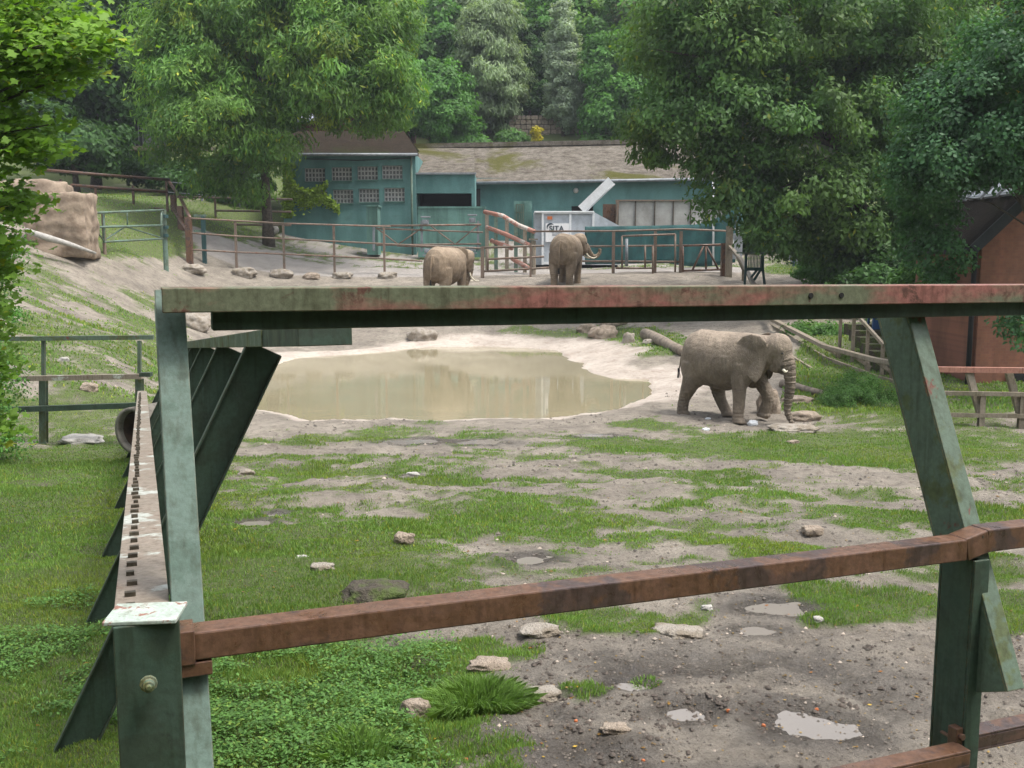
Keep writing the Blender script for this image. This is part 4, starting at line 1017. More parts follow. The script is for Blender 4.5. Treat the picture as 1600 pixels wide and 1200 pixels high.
# stone retaining wall
t = thing('stone_wall', P(860, 217, 97), 'brown dry stone wall on the bank behind the yellow shrub', 'wall')
m = MB(); r_ = random.Random(4)
for row in range(5):
    x = 795.0
    while x < 925:
        w = r_.uniform(6, 13); a = P(x, 217 - row * 7.3, 97); b = P(x + w - .8, 217 - row * 7.3 - 6.6, 97)
        m.box(((a.x + b.x) / 2, 97 + r_.uniform(-.1, .1), (a.z + b.z) / 2), b.x - a.x, .8, b.z - a.z); x += w
m.build('stones', M['rock_tan'], t, bevel=.05)
m = MB(); bxp(m, 795, 184, 925, 240, 97.3, .6); m.build('core', M['bark'], t)

# ================================================================== rubbish compactor
YC = 62.0
t = thing('compactor', P(885, 415, YC), 'grey and white waste compactor with open lid and white sign', 'compactor')
def PC(px, py, Y=YC): return P(px, py, Y)
m = MB(); bxp(m, 847, 333, 926, 414, YC, 3.2); b = m.build('body', M['compgrey'], t, bevel=.03)
m = MB(); a = PC(834, 329, YC + 1.0); bxp(m, 834.5, 333, 846.8, 414, YC + .5, 2.6); m.build('side_box', M['compgrey'], t, bevel=.03)
m = MB()
p0, p1 = PC(835, 332), PC(928, 332)
m.box(((p0.x + p1.x) / 2, YC + 1.55, p0.z + .03), p1.x - p0.x, 3.4, .1); m.build('top', M['white'], t, bevel=.02)
m = MB(); q = PC(866, 334); m.tube([(q.x, YC + .9, q.z + .02), (q.x, YC + .9, q.z + .1)], .32, 20); m.build('filler_cap', M['dark'], t)
m = MB()
for px in (848, 891, 927): bxp(m, px - 1.6, 331, px + 1.6, 414, YC - .1, .12)
bxp(m, 847, 331, 928, 334, YC - .11, .12); bxp(m, 847, 409, 928, 413, YC - .11, .12); m.build('ribs', M['white'], t)
# hopper
m = MB(); a, b_, c, d = PC(929, 332), PC(968, 353), PC(968, 414), PC(929, 414)
f_ = [a, b_, c, d]; k_ = [Vector((p.x, p.y + 3.0, p.z)) for p in f_]; m.add(f_ + k_, [(3, 2, 1, 0), (4, 5, 6, 7), (0, 1, 5, 4), (1, 2, 6, 5), (2, 3, 7, 6), (3, 0, 4, 7)]); m.build('hopper', M['compgrey'], t)
# open lid
m = MB(); a, b_ = PC(914, 332), PC(961, 287); m.beam(Vector((a.x, YC + 1.6, a.z)), Vector((b_.x, YC + 1.6, b_.z)), 3.0, .10, (1, 0, 1)); lid = m.build('lid', M['white'], t, bevel=.02)
m = MB()
ln_ = (b_ - a)
m.beam(Vector((a.x, YC - .02, a.z)) + ln_ * .0 - Vector((.25, 0, -.2)), Vector((b_.x, YC - .02, b_.z)) - Vector((.25, 0, -.2)), .5, .06, (0, 1, 0))
m.build('lid_flange', M['white'], lid)
# sign
m = MB(); bxp(m, 852.5, 349, 889, 378, YC - .14, .035); sg = m.build('sign', M['whitesign'], t)
def text(s, c, size, mat, parent, name='lettering', ext=.012, font_shear=0):
    cu = bpy.data.curves.new('txt', 'FONT'); cu.body = s; cu.size = size; cu.extrude = ext; cu.align_x = 'CENTER'; cu.align_y = 'CENTER'; cu.offset = .006; cu.shear = font_shear
    tmp = bpy.data.objects.new('txt', cu); COL.objects.link(tmp); dg = bpy.context.evaluated_depsgraph_get(); me = bpy.data.meshes.new_from_object(tmp.evaluated_get(dg)); bpy.data.objects.remove(tmp)
    me.materials.clear(); me.materials.append(mat); o = link(name, me, parent); o.location = Vector(c) - org(parent); o.rotation_euler = (R(90), 0, 0); return o
text('SITA', PC(869.5, 357.5, YC - .16), .46, M['ink'], sg)
text('Suez', PC(868, 364.8, YC - .16), .16, M['signgreen'], sg) if False else None
def swoosh(mat, a0, a1, r0, r1, cx, cy, name):
    m = MB(); n = 16; c = PC(cx, cy, YC - .165); vs = []
    for i in range(n + 1):
        th = R(a0 + (a1 - a0) * i / n); w = math.sin(math.pi * i / n) * (r1 - r0); vs += [(c.x + math.cos(th) * r0, c.y, c.z + math.sin(th) * r0), (c.x + math.cos(th) * (r0 + w), c.y, c.z + math.sin(th) * (r0 + w))]
    m.add([(v[0], v[1], v[2]) for v in vs], [(2 * i, 2 * i + 1, 2 * i + 3, 2 * i + 2) for i in range(n)]); m.build(name, mat, sg)
swoosh(M['ink'], 60, 190, .26, .37, 862, 357.5, 'swoosh'); swoosh(M['signgreen'], 250, 330, .18, .30, 860.5, 355, 'swoosh')
m = MB(); 
for k in range(3): bxp(m, 863, 363.4 + k * 2, 878, 364.2 + k * 2, YC - .15, .02)
m.build('small_print', M['graymetal'], sg)
m = MB(); bxp(m, 855, 338, 863, 343, YC - .13, .03); m.build('orange_label', M['orange'], t)
m = MB(); bxp(m, 837, 414, 965, 419, YC + .3, 2.4); m.build('skid', M['dark'], t)

# shade cloth
t = thing('screen_cloth', P(1030, 410, 59.5), 'dark green screen cloth hung along the fence right of the compactor', 'screen')
m = MB(); nx, ny = 60, 8; vs = []
for j in range(ny + 1):
    for i in range(nx + 1):
        px = 914 + (1149 - 914) * i / nx; u = i / nx
        yt = 354 - 2 * u - 3 * u ** 2 - 24 * max(0, (u - .72) / .28) ** 1.6; yb = 413 - 3 * u + (6 * math.sin((u - .55) * 7) if u > .55 else 0); v = j / ny
        vs.append(P(px, yt + (yb - yt) * v, 59.5 + .12 * math.sin(u * 40 + 3 * v) + .08 * math.sin(u * 17)))
m.add(vs, [(j * (nx + 1) + i, (j + 1) * (nx + 1) + i, (j + 1) * (nx + 1) + i + 1, j * (nx + 1) + i + 1) for j in range(ny) for i in range(nx)])
cl = m.build('cloth', M['net'], t, True); s_ = cl.modifiers.new('solid', 'SOLIDIFY'); s_.thickness = .02
m = MB(); m.tube([P(1114.5, 280, 59.3), P(1114.5, 414, 59.3)], .06, 8); m.build('pole', M['white'], t, True)
# pale panel wall
t = thing('panel_wall', P(1050, 360, 66), 'pale stained concrete panel wall behind the green screen cloth', 'wall')
px_ = [966, 993, 1023, 1052, 1079, 1105, 1124, 1150]
for i in range(7):
    m = MB(); ya = 314 - (px_[i] - 962) * .02; bxp(m, px_[i], ya, px_[i + 1] - .7, 405, 66 + .02 * (i % 2), .25); m.build('panel', M['concrete'], t)
m = MB()
for p in px_: bxp(m, p - 1.0, 313, p + .3, 405, 65.9, .1)
m.build('joint', M['bark'], t)
m = MB(); bxp(m, 962, 312, 1150, 314, 65.85, .2); m.beam(P(966, 314, 65.6), P(963, 354, 65.6), .12, .12); bxp(m, 962, 314, 964, 405, 65.8, .15); m.build('frame', M['farsteel'], t)
m = MB(); bxp(m, 942, 319, 962, 405, 66.2, .3); m.build('rusty_panel', M['rust'], t)
# grey bin behind the compactor at right of pen: white utility box
t = thing('utility_box', P(1153, 388, 55), 'grey box with white tangled bits on top beside the pen corner post', 'box')
m = MB(); bxp(m, 1146, 365, 1160, 405, 55, .5); m.build('box', M['compgrey'], t, bevel=.02)
m = MB(); m.tube([P(1141, 355, 54.8), P(1146, 382, 54.8)], .04); m.tube([P(1140, 354, 54.8), P(1152, 360, 54.9), P(1160, 368, 55)], .05); m.tube([P(1148, 358, 55), P(1156, 356, 55.3)], .04); m.build('brackets', M['white'], t)

# ================================================================== yard fences
def rail_fence(name, label, cat, posts, Y, rails, mat, pw=.12, rw=.1, group=None, root_at=None, depthfn=None, ptop=None, rmat=None):
    """posts: list of (px, top py, Y); rails: list of polylines [(px,py,Y)...]"""
    p0 = ground_at(posts[0][0], posts[0][2]); t = thing(name, p0, label, cat, group)
    for px, py, Y_ in posts:
        a = ground_at(px, Y_); b = P(px, py, Y_); m = MB(); m.beam(a - UP * .1, Vector((a.x, a.y, b.z)), pw, pw, (0, 1, 0)); m.build('post', mat, t)
    for rl in rails:
        m = MB(); pts = [P(*q) for q in rl]
        m.tube(pts, rw / 2, 8); m.build('rail', rmat or mat, t, True)
    return t
rail_fence('yard_fence', 'brown tube fence along the front of the paved yard', 'fence',
  [(370, 345, 55.7), (444.5, 349, 57.0), (523, 353, 57.2), (601, 354, 57.1)], 57,
  [[(297, 341, 53.8), (370, 345, 55.7), (444.5, 349, 57), (610, 354, 57.1)], [(297, 364, 53.8), (370, 369, 55.7), (444, 373, 57), (620, 382, 57.1), (752, 388, 56.0)], [(297, 390, 53.8), (370, 394, 55.7), (444, 397, 57), (600, 404, 57.1), (660, 408, 57.1)]], M['farsteel'])
rail_fence('yard_fence', 'rust coloured end fence climbing back from the thick left corner post', 'fence',
  [(297, 339, 53.8), (283, 322, 58.5), (272, 305, 63)], 60, [[(297, 341, 53.8), (282, 309, 60)], [(294, 364, 53.8), (268, 322, 62)], [(282, 309, 60), (262, 281, 66)]], M['rust'], pw=.30, rw=.2)
rail_fence('yard_fence', 'pale topped fence at the back of the yard beside the big left tree', 'fence',
  [(337, 311, 66), (418, 311, 66)], 66, [[(265, 307.5, 66), (457, 311.5, 66)], [(337, 329, 66), (455, 331, 66)], [(330, 350, 66), (455, 352, 66)]], M['farsteel'], rw=.14)
rail_fence('meadow_fence', 'rusty high rail fence behind the layered rock at far left', 'fence',
  [(150, 290, 62), (209, 290, 62), (96, 280, 60), (262, 279, 62)], 62, [[(52, 264, 58), (160, 273, 60), (266, 281, 62)], [(110, 289, 60), (262, 300, 62)], [(150, 321, 62), (255, 327, 62)]], M['rust'], rw=.17)
rail_fence('wire_fence', 'thin pale wire fence in the shade under the left trees', 'fence',
  [(316, 290, 73), (375, 298, 73)], 73, [[(260, 284, 72), (412, 299, 73)], [(260, 300, 72), (412, 312, 73)]], M['graymetal'], pw=.12, rw=.06)
# gate at left
t = thing('field_gate', ground_at(162, 44), 'green tube gate with cross bracing beside the squared brown rock', 'gate')
GYf = lambda x: 43 + (x - 162) / 98 * 6.0
m = MB()
for a, b, r in (((139, 333), (256, 328), .05), ((147, 355), (254, 352), .05), ((162, 378), (254, 373), .05), ((162, 376), (196, 354), .035), ((196, 354), (254, 372), .035), ((162, 334), (162, 378), .045), ((199, 331), (199, 353), .03), ((252, 329), (252, 373), .05), ((147, 356), (163, 377), .035)):
    m.tube([P(a[0], a[1], GYf(a[0])), P(b[0], b[1], GYf(b[0]))], r, 8)
m.build('gate_frame', M['fargreen'], t, True)
for px, py, w in ((164, 334, .14), (260, 327, .24)):
    a = ground_at(px, GYf(px)); m = MB(); m.tube([a - UP * .1, Vector((a.x, a.y, P(px, py, GYf(px)).z))], w / 2, 10); m.build('post', M['fargreen' if px > 200 else 'farsteel'], t)
for py in (338, 355, 368):
    m = MB(); p_ = P(259, py, 48.9); m.tube([p_ - UP * .08, p_ + UP * .08], .13, 10); m.build('hinge', M['bluegreen'], t)
# dark green post pair
t = thing('hoop_post', ground_at(320, 55), 'dark green hoop with one visible leg behind the thick fence post', 'post')
a = ground_at(320, 55); m = MB(); m.beam(a - UP * .1, Vector((a.x, a.y, P(320, 338, 55).z)), .2, .2, (0, 1, 0)); m.build('post', M['bluegreen'], t)
for q_ in (337, 361): m = MB(); m.beam(P(303, q_, 55), P(322, q_, 55), .12, .12); m.build('bar', M['fargreen'], t)
# hollow at building foot: pale round lamp thing -> small drum
t = thing('drum', ground_at(428, 67), 'small pale drum standing in shade at the left foot of the teal house', 'drum')
c = ground_at(428, 67) + UP * .35; m = MB(); m.tube([c, c + Vector((0, -.5, .05))], [.36, .34], 20); m.build('shell', M['rock_white'], t, True)
m = MB(); m.tube([c + Vector((0, -.505, .05)), c + Vector((0, -.52, .05))], [.16, .16], 16); m.build('hole', M['dark'], t)

# sliding bracing gate in front of door
t = thing('bull_gate', ground_at(650, 60), 'grey braced steel gate in front of the streaked teal door', 'gate')
m = MB(); Yq = 60.5
for a, b, r in (((585, 353), (752, 351), .06), ((588, 357), (755, 363), .05), ((588, 383), (752, 381), .05), ((588, 356), (622, 382), .04), ((622, 382), (658, 357), .04), ((672, 352), (711, 382), .04), ((711, 382), (746, 353), .04), ((620, 384), (752, 388), .05)):
    m.tube([P(a[0], a[1], Yq), P(b[0], b[1], Yq)], r, 8)
m.build('gate_frame', M['farsteel'], t, True)
for px, y0, y1 in ((584, 352, 392), (659, 345, 393), (747, 345, 392)):
    m = MB(); m.beam(P(px, y0, Yq + .1), P(px, y1, Yq + .1), .13, .13, (0, 1, 0)); m.build('upright', M['graymetal'], t)
for i, (px, py) in enumerate(((665, 347), (738, 344), (668, 392), (738, 389))):
    m = MB(); c = P(px, py, Yq - .3); m.box(c, .38, .3, .28); up2 = .3 if py < 360 else -.25
    m.box(c + UP * up2, .55, .4, .09); m.tube([c - Vector((.0, .15, 0)), c - Vector((0, .25, 0))], .13, 12); m.build('roller_box', M['graymetal'], t, bevel=.02)
# sloping log rails between gate and compactor
t = thing('crush_fence', ground_at(765, 60), 'pink brown sloping pole fence with pale planks left of the compactor', 'fence')
for pts in ([(757, 331, 60), (785, 337, 59), (810, 352, 58), (835, 362, 57)], [(760, 355, 60), (790, 366, 59), (829, 384, 57)], [(768, 376, 60), (800, 388, 58.5)], [(800, 404, 58), (826, 419, 57)]):
    m = MB(); m.tube([P(*q) for q in pts], .13, 10); m.build('rail', M['redrail'], t, True)
for i, (px, y0, Y_) in enumerate(((761, 334, 60), (775, 338, 59.5), (792, 344, 59), (806, 350, 58.4), (820, 358, 57.8), (832, 364, 57.2))):
    a = ground_at(px, Y_ + .2); m = MB(); m.beam(a, Vector((a.x, a.y, P(px, y0, Y_).z)), .22, .08, (0, 1, 0)); m.build('plank', M['fargreen'] if i % 2 else M['woodfence'], t)
a = ground_at(833, 56.6); m = MB(); m.tube([a, Vector((a.x, a.y, P(833, 376, 56.6).z))], .16, 10); m.box(Vector((a.x, a.y, P(833, 374, 56.6).z)), .5, .4, .08); m.build('post', M['woodfence'], t)
# low gate left of the middle elephant
t = thing('pen_gate', ground_at(754, 55.5), 'brown three bar gate between the two elephants at the pen', 'gate')
a = ground_at(754, 55.5)
m = MB(); m.beam(a - UP * .1, Vector((a.x, a.y, P(754, 385, 55.5).z)), .2, .2, (0, 1, 0)); m.build('post', M['farsteel'], t)
a = ground_at(829, 55.5); m = MB(); m.beam(a - UP * .1, Vector((a.x, a.y, P(829, 380, 55.5).z)), .12, .12, (0, 1, 0)); m.build('post', M['farsteel'], t)
m = MB()
for q in ([(755, 387, 55.5), (850, 384, 55.5)], [(762, 405, 55.5), (850, 401, 55.5)], [(756, 424, 55.5), (862, 418, 55.5)], [(762, 388, 55.5), (762, 423, 55.5)]): m.tube([P(*k) for k in q], .06, 8)
m.build('gate_frame', M['farsteel'], t, True)
# pen fence right
rail_fence('pen_fence', 'rusty tube fence in front of the dark green screen cloth', 'fence',
  [(958, 361, 56), (1023, 361, 56), (1063, 361, 56)], 56, [[(833, 361.5, 57), (960, 361, 56), (1067, 358, 56), (1137, 361, 56)], [(905, 385, 56), (1137, 383, 56)], [(905, 408, 56), (1062, 409, 56)]], M['farsteel'], pw=.16, rw=.11)
t = thing('pen_gate', ground_at(972, 55.6), 'narrow rusty gate with tall grey latch tube in the middle of the pen fence', 'gate')
m = MB()
for q in ([(972, 369), (1055, 366)], [(972, 369), (972, 419)], [(962, 419), (1020, 419)], [(1008, 384), (1008, 419)], [(1020, 384), (1020, 430)], [(1055, 366), (1055, 425)]): m.tube([P(k[0], k[1], 55.6) for k in q], .055, 8)
m.build('gate_frame', M['farsteel'], t, True)
m = MB(); m.tube([P(979, 373, 55.4), P(979, 416, 55.4)], .09, 10); m.build('latch_tube', M['graymetal'], t, True)
t = thing('pen_gate', ground_at(1067, 55.8), 'rusty gate with diagonal braces next to the pen corner post', 'gate')
m = MB()
for q in ([(1067, 384), (1130, 382)], [(1067, 423), (1130, 421)], [(1067, 384), (1067, 425)], [(1099, 385), (1082, 422)], [(1103, 385), (1103, 422)], [(1104, 385), (1122, 420)]): m.tube([P(k[0], k[1], 55.8) for k in q], .06, 8)
m.build('gate_frame', M['rust'], t, True)
# corner post + sloping hand rail running to the right hand fence
t = thing('ramp_fence', ground_at(1138, 54), 'weathered pale rail fence descending from the pen corner past the walking elephant', 'fence')
for px, y0, Y_, w in ((1131, 380, 54.5, .35), (1138, 353, 54, .32)):
    a = ground_at(px, Y_); m = MB(); m.beam(a - UP * .1, Vector((a.x, a.y, P(px, y0, Y_).z)), w, w, (0, 1, 0)); m.build('post', M['woodfence' if px > 1135 else 'rust'], t)
path = [(1140, 384, 54), (1160, 409, 51), (1181, 452, 47), (1208, 500, 40), (1288, 541, 33), (1366, 562, 29), (1450, 577, 26)]
m = MB()
for a, b in zip(path, path[1:]): m.beam(P(*a), P(*b), .2, .13, e1=.03)
m.build('top_rail', M['woodfence'], t, bevel=.015)
path2 = [(1146, 420, 54), (1190, 500, 44), (1225, 520, 38.5), (1290, 560, 33), (1372, 590, 29), (1455, 612, 26.2)]
m = MB()
for a, b in zip(path2[1:], path2[2:]): m.beam(P(*a), P(*b), .09, .12)
m.build('middle_rail', M['woodfence'], t)
m = MB(); m.beam(P(1215, 545, 35), P(1292, 592, 30.5), .09, .14); m.build('lower_rail', M['woodfence'], t)
for (px, py, Y_) in ((1150, 396, 52.5), (1172, 432, 48.5), (1214, 503, 39.5), (1250, 521, 36), (1290, 542, 33), (1335, 554, 30.5), (1372, 563, 28.8), (1412, 571, 27.4)):
    tp = P(px, py, Y_); a = Vector((tp.x + .35, tp.y - .2, H1(tp.x + .35, tp.y - .2))); m = MB(); m.beam(a - UP * .1, Vector((a.x, a.y, a.z + (tp.z - a.z) * .6)), .1, .16, (0, 1, 0)); m.beam(Vector((a.x + .1, a.y, a.z + (tp.z - a.z) * .25)), tp - UP * .05, .1, .15, (0, 1, 0)); m.build('post', M['woodfence'], t)
# right barrier
t = thing('far_barrier', ground_at(1530, 23), 'steel barrier with red and white top rail before the brick house', 'barrier')
hr('top_rail', P(1446, 577, 22.4), P(1720, 580, 21.5), .12, .12, M['redrail'], t)
hr('middle_rail', P(1468, 614, 22.1), P(1720, 618, 21.5), .09, .09, M['woodfence'], t)
hr('lower_rail', P(1472, 648, 22.1), P(1720, 652, 21.5), .09, .09, M['woodfence'], t)
for i, px in enumerate((1470, 1532, 1594, 1658)):
    Y_ = 22.1 - .12 * i; a = ground_at(px, Y_); tp = P(px, 616, Y_)
    m = MB(); m.hbeam(a - UP * .1, Vector((a.x, a.y, tp.z)), .12, .12, (0, 1, 0), .02); m.build('post', M['woodfence'], t)
    m = MB(); m.beam(P(px - 1, 645, Y_ + .05), P(px - 18, 582, Y_ + .25), .14, .12, (0, 1, 0)); m.build('strut', M['woodfence'], t)

# ================================================================== brick house right
t = thing('brick_house', P(1521, 612, 28), 'orange brick house with black roof and skylights at the right edge', 'house')
x0 = P(1521, 500, 28).x; x1 = x0 + 8.4; y0, y1 = 28.0, 32.2; zb_ = 0.0; ze = P(1521, 370, 28).z; zr = ze + 4.15; xm = (x0 + x1) / 2
m = MB(); m.quad((x0, y1, zb_), (x0, y0, zb_), (x0, y0, ze), (x0, y1, ze)); m.quad((x1, y0, zb_), (x1, y1, zb_), (x1, y1, ze), (x1, y0, ze)); m.quad((x1, y1, zb_), (x0, y1, zb_), (x0, y1, ze), (x1, y1, ze))
m.add([(x0, y0, zb_), (x1, y0, zb_), (x1, y0, ze), (xm, y0, zr), (x0, y0, ze)], [(0, 1, 2, 3, 4)]); m.add([(x0, y1, ze), (x1, y1, ze), (xm, y1, zr)], [(0, 2, 1)])
m.build('wall', M['brick'], t)
m = MB(); ov = .35; k = (zr - ze) / (xm - x0)
slab(m, [(x0 - ov, y0 - .5, ze - ov * k + .12), (xm, y0 - .5, zr + .12), (xm, y1 + .4, zr + .12), (x0 - ov, y1 + .4, ze - ov * k + .12)], .16)
slab(m, [(xm, y0 - .5, zr + .125), (x1 + ov, y0 - .5, ze - ov * k + .12), (x1 + ov, y1 + .4, ze - ov * k + .12), (xm, y1 + .4, zr + .125)], .16)
rf = m.build('roof', M['roof3'], t)
m = MB(); m.beam((x0 - ov, y0 - .53, ze - ov * k), (xm, y0 - .53, zr), .06, .28, (0, 0, 1)); m.build('barge_board', M['shed'], rf)
nrm = Vector((-k, 0, 1)).normalized()
for (uu, yy) in ((.34, 28.6), (.34, 29.6), (.34, 30.6), (.34, 31.6)):
    cx = x0 + (xm - x0) * uu; c = Vector((cx, yy, ze + (cx - x0) * k + .14)) ; m = MB(); dirv = Vector((1, 0, k)).normalized()
    m.beam(c - dirv * .55, c + dirv * .55, .75, .12, nrm); sk = m.build('skylight', M['graymetal'], rf)
    m = MB(); m.beam(c - dirv * .47 + nrm * .05, c + dirv * .47 + nrm * .05, .62, .05, nrm); gm = m.build('pane', M['tin'], sk)
m = MB(); m.tube([(x0 - .12, y0 - .12, 0.3), (x0 - .12, y0 - .12, ze - .1)], .07, 10); m.build('drainpipe', M['dark'], t, True)
m = MB(); m.tube([(x0 - ov, y0 - .4, ze - ov * k - .05), (x0 - ov, y1, ze - ov * k - .05)], .09, 8); m.build('gutter', M['shed'], t, True)
m = MB(); m.box((x0 + .32, y0 - .06, (zb_ + ze) / 2), .5, .12, ze - zb_ - .2); m.build('pilaster', M['brick'], t)
m = MB(); c = P(1597, 597, 27.9); m.box((c.x, y0 - .02, c.z), .8, .08, .55); m.build('vent', M['dark'], t)
# steps
t = thing('stair', P(1470, 600, 30), 'dark stone steps climbing beside the brick house', 'stairs')
m = MB()
for i in range(7):
    Y_ = 29.6 + i * .55; m.box((x0 - 1.05, Y_ + .3, H1(x0 - 1, 29.5) + .1 + i * .17), 1.5, .62, .36)
m.build('steps', M['rock_moss'], t)
m = MB(); zz = H1(x0 - 2, 29.5); m.beam((x0 - 1.95, 29.4, zz + .9), (x0 - 1.95, 33.6, zz + 2.2), .08, .1)
for i in range(4): m.beam((x0 - 1.95, 29.5 + i * 1.3, zz - .2), (x0 - 1.95, 29.5 + i * 1.3, zz + .93 + i * .4), .09, .09, (0, 1, 0))
m.build('handrail', M['woodfence'], t)
# blue plastic seat
bt = Vector((x0 - .95, 32.6, H1(x0 - 1, 29.5) + 1.14)); t = thing('plastic_chair', bt, 'blue plastic chair standing on the steps beside the brick house', 'chair')
m = MB(); m.box(bt + Vector((0, 0, .42)), .62, .55, .06); m.build('seat', M['blue'], t, bevel=.02)
m = MB(); m.beam(bt + Vector((.0, .26, .42)), bt + Vector((0, .38, .98)), .5, .05, (0, 1, 0)); m.build('backrest', M['blue'], t, bevel=.02)
for a, b in ((-1, -1), (1, -1), (-1, 1), (1, 1)):
    m = MB(); m.beam(bt + Vector((a * .3, b * .26, 0)), bt + Vector((a * .26, b * .22, .42)), .06, .06, (0, 1, 0)); m.build('leg', M['blue'], t)
m = MB(); m.beam(bt + Vector((-.3, -.26, .2)), bt + Vector((.3, -.26, .2)), .04, .3); m.build('skirt', M['blue'], t)

# slatted stand beside ramp fence
Ys = 48; t = thing('slatted_stand', ground_at(1182, Ys), 'dark green slatted metal stand on the path right of the pen corner', 'stand')
m = MB(); m.box(((P(1156, 396, Ys).x + P(1194, 396, Ys).x) / 2, Ys + .3, P(1175, 395, Ys).z), P(1194, 396, Ys).x - P(1156, 396, Ys).x, .9, .08); m.build('top', M['fargreen'], t)
m = MB(); bxp(m, 1164, 396, 1168, 424, Ys, .12); bxp(m, 1190, 396, 1194, 424, Ys, .12); bxp(m, 1164, 418, 1194, 423, Ys + .02, .1)
for i in range(9): bxp(m, 1169.5 + i * 2.3, 399, 1170.8 + i * 2.3, 418, Ys + .04, .05)
m.build('slats', M['bluegreen'], t)
for a, b in (((1192, 422), (1197, 448)), ((1165, 422), (1162, 447))):
    m = MB(); m.beam(P(a[0], a[1], Ys + .05), ground_at(b[0], Ys), .1, .1, (0, 1, 0)); m.build('leg', M['bluegreen'], t)
m = MB(); m.beam(P(1188, 422, Ys + .1), P(1178, 438, Ys + .1), .1, .14, (0, 1, 0)); m.beam(P(1184, 420, Ys + .3), P(1174, 433, Ys + .3), .1, .14, (0, 1, 0)); m.build('brace', M['bluegreen'], t)
# teal mesh fence along the path
t = thing('path_fence', ground_at(1221, 70), 'teal mesh panel fence along the path under the big right tree', 'fence')
pf_ = [(1203, 72), (1221, 67), (1241, 61), (1263, 56), (1290, 52), (1330, 49)]
for i, (px, Y_) in enumerate(pf_):
    a = ground_at(px, Y_); m = MB(); m.beam(a - UP * .1, a + UP * 2.1, .22, .14, (0, 1, 0)); m.build('post', M['bluegreen'], t)
for (p_, Ya), (q_, Yb) in zip(pf_, pf_[1:]):
    a, b = ground_at(p_, Ya), ground_at(q_, Yb); m = MB()
    for k in range(5): m.beam(a + UP * (.2 + k * .43), b + UP * (.2 + k * .43), .03, .04)
    nb = 22
    for k in range(1, nb): 
        c = a.lerp(b, k / nb); m.beam(c + UP * .15, c + UP * 1.95, .025, .025, (0, 1, 0))
    m.build('mesh_panel', M['graymetal'], t)
t = thing('path_gate', ground_at(1212, 74), 'pale sheet gate at the far end of the path', 'gate')
m = MB(); bxp(m, 1207, 342, 1222, 386, 74, .1); m.build('sheet', M['tin'], t)
m = MB(); bxp(m, 1201, 342, 1206, 387, 73.8, .3); bxp(m, 1222, 345, 1225, 387, 73.8, .3); m.build('post', M['bluegreen'], t)

# ================================================================== trees
def tree(name, label, cat, base, blobs, ncl, rcl, nleaf, ll, lw, mat, droop=.3, tr=.3, seed=0, group=None, trunk=True, top=None, bark='bark', yel=.0, squash=.65, lobed=False, limbs=22, lean=None, core=.35, tvar=.3):
    """blobs: world-space ellipsoids (cx,cy,cz,rx,ry,rz)"""
    r = np.random.RandomState(seed); base = Vector(base); b0 = np.array(base)
    B_ = np.array(blobs, float); w = (B_[:, 3] * B_[:, 4] + B_[:, 3] * B_[:, 5]); w = w / w.sum()
    ci = r.choice(len(B_), ncl, p=w); d = r.randn(ncl, 3); d /= np.linalg.norm(d, axis=1, keepdims=True)
    rad = core + (1.05 - core) * r.rand(ncl) ** .5
    cc = B_[ci, :3] + d * rad[:, None] * B_[ci, 3:6]
    cr = rcl * (.55 + .9 * r.rand(ncl)); cb = 1 - tvar + 2 * tvar * r.rand(ncl); cy = r.rand(ncl)
    li = r.choice(ncl, nleaf, p=cr ** 2 / (cr ** 2).sum())
    o = r.randn(nleaf, 3); o /= np.linalg.norm(o, axis=1, keepdims=True); o *= (r.rand(nleaf) ** .45)[:, None] * cr[li][:, None] * np.array([1, 1, squash])
    # sprays sag outwards
    o[:, 2] -= droop * (o[:, 0] ** 2 + o[:, 1] ** 2) / (rcl * 2)
    cen = cc[li] + o; out = d[li] * .8 + o / rcl
    V = oriented(cen - b0, out, ll, lw, droop, r, 1)
    # each leaf folded a little
    v = cb[li] * (.8 + .4 * r.rand(nleaf)); y = np.clip((r.rand(nleaf) < yel) * 1.0 + (cy[li] > 1 - yel * 1.5) * .5, 0, 1)
    T = np.repeat(np.column_stack([v * (1 + 1.6 * y), v * (1 + .6 * y), v * (1 - .2 * y)]), 4, 0)
    t = thing(name, base, label, cat, group)
    link('crown', np_mesh('crown', V, np.arange(len(V)).reshape(-1, 4), 4, mat, T), t)
    if trunk:
        m = MB(); zt = top if top else B_[:, 2].max(); cx, cy_ = B_[:, 0].mean(), B_[:, 1].mean()
        tp = Vector((cx, cy_, zt)); pts = []
        for i in range(9):
            u = i / 8; p = base.lerp(tp, u); p += Vector((math.sin(u * 5 + seed), math.cos(u * 4 + seed), 0)) * .25 * tr * 3 * u
            pts.append(p)
        pts[0] = base - UP * .3
        m.tube(pts, [tr * (1.25 if i == 0 else 1) * (1 - .85 * i / 8) for i in range(9)], 10)
        k_ = r.choice(ncl, min(limbs, ncl), replace=False)
        for i in k_:
            e = Vector(cc[i]); f = .25 + .55 * np.clip((e.z - base.z) / max(.1, (zt - base.z)) * .8, 0, 1); j = f * 8; a = pts[int(j)].lerp(pts[min(8, int(j) + 1)], j - int(j))
            mid = a.lerp(e, .5) + UP * (e - a).length * .1; m.tube([a, mid, e], [tr * (1 - .8 * f) * .5, tr * .2, tr * .05], 6, False)
        m.build('trunk', M[bark], t, True)
    return t
def bl(px, py, Y, rx, ry, dy=None):
    """ellipsoid from image position and pixel radii at distance Y"""
    p = P(px, py, Y); return (p.x, p.y, p.z, rx / F * Y, (dy if dy else rx / F * Y), ry / F * Y)

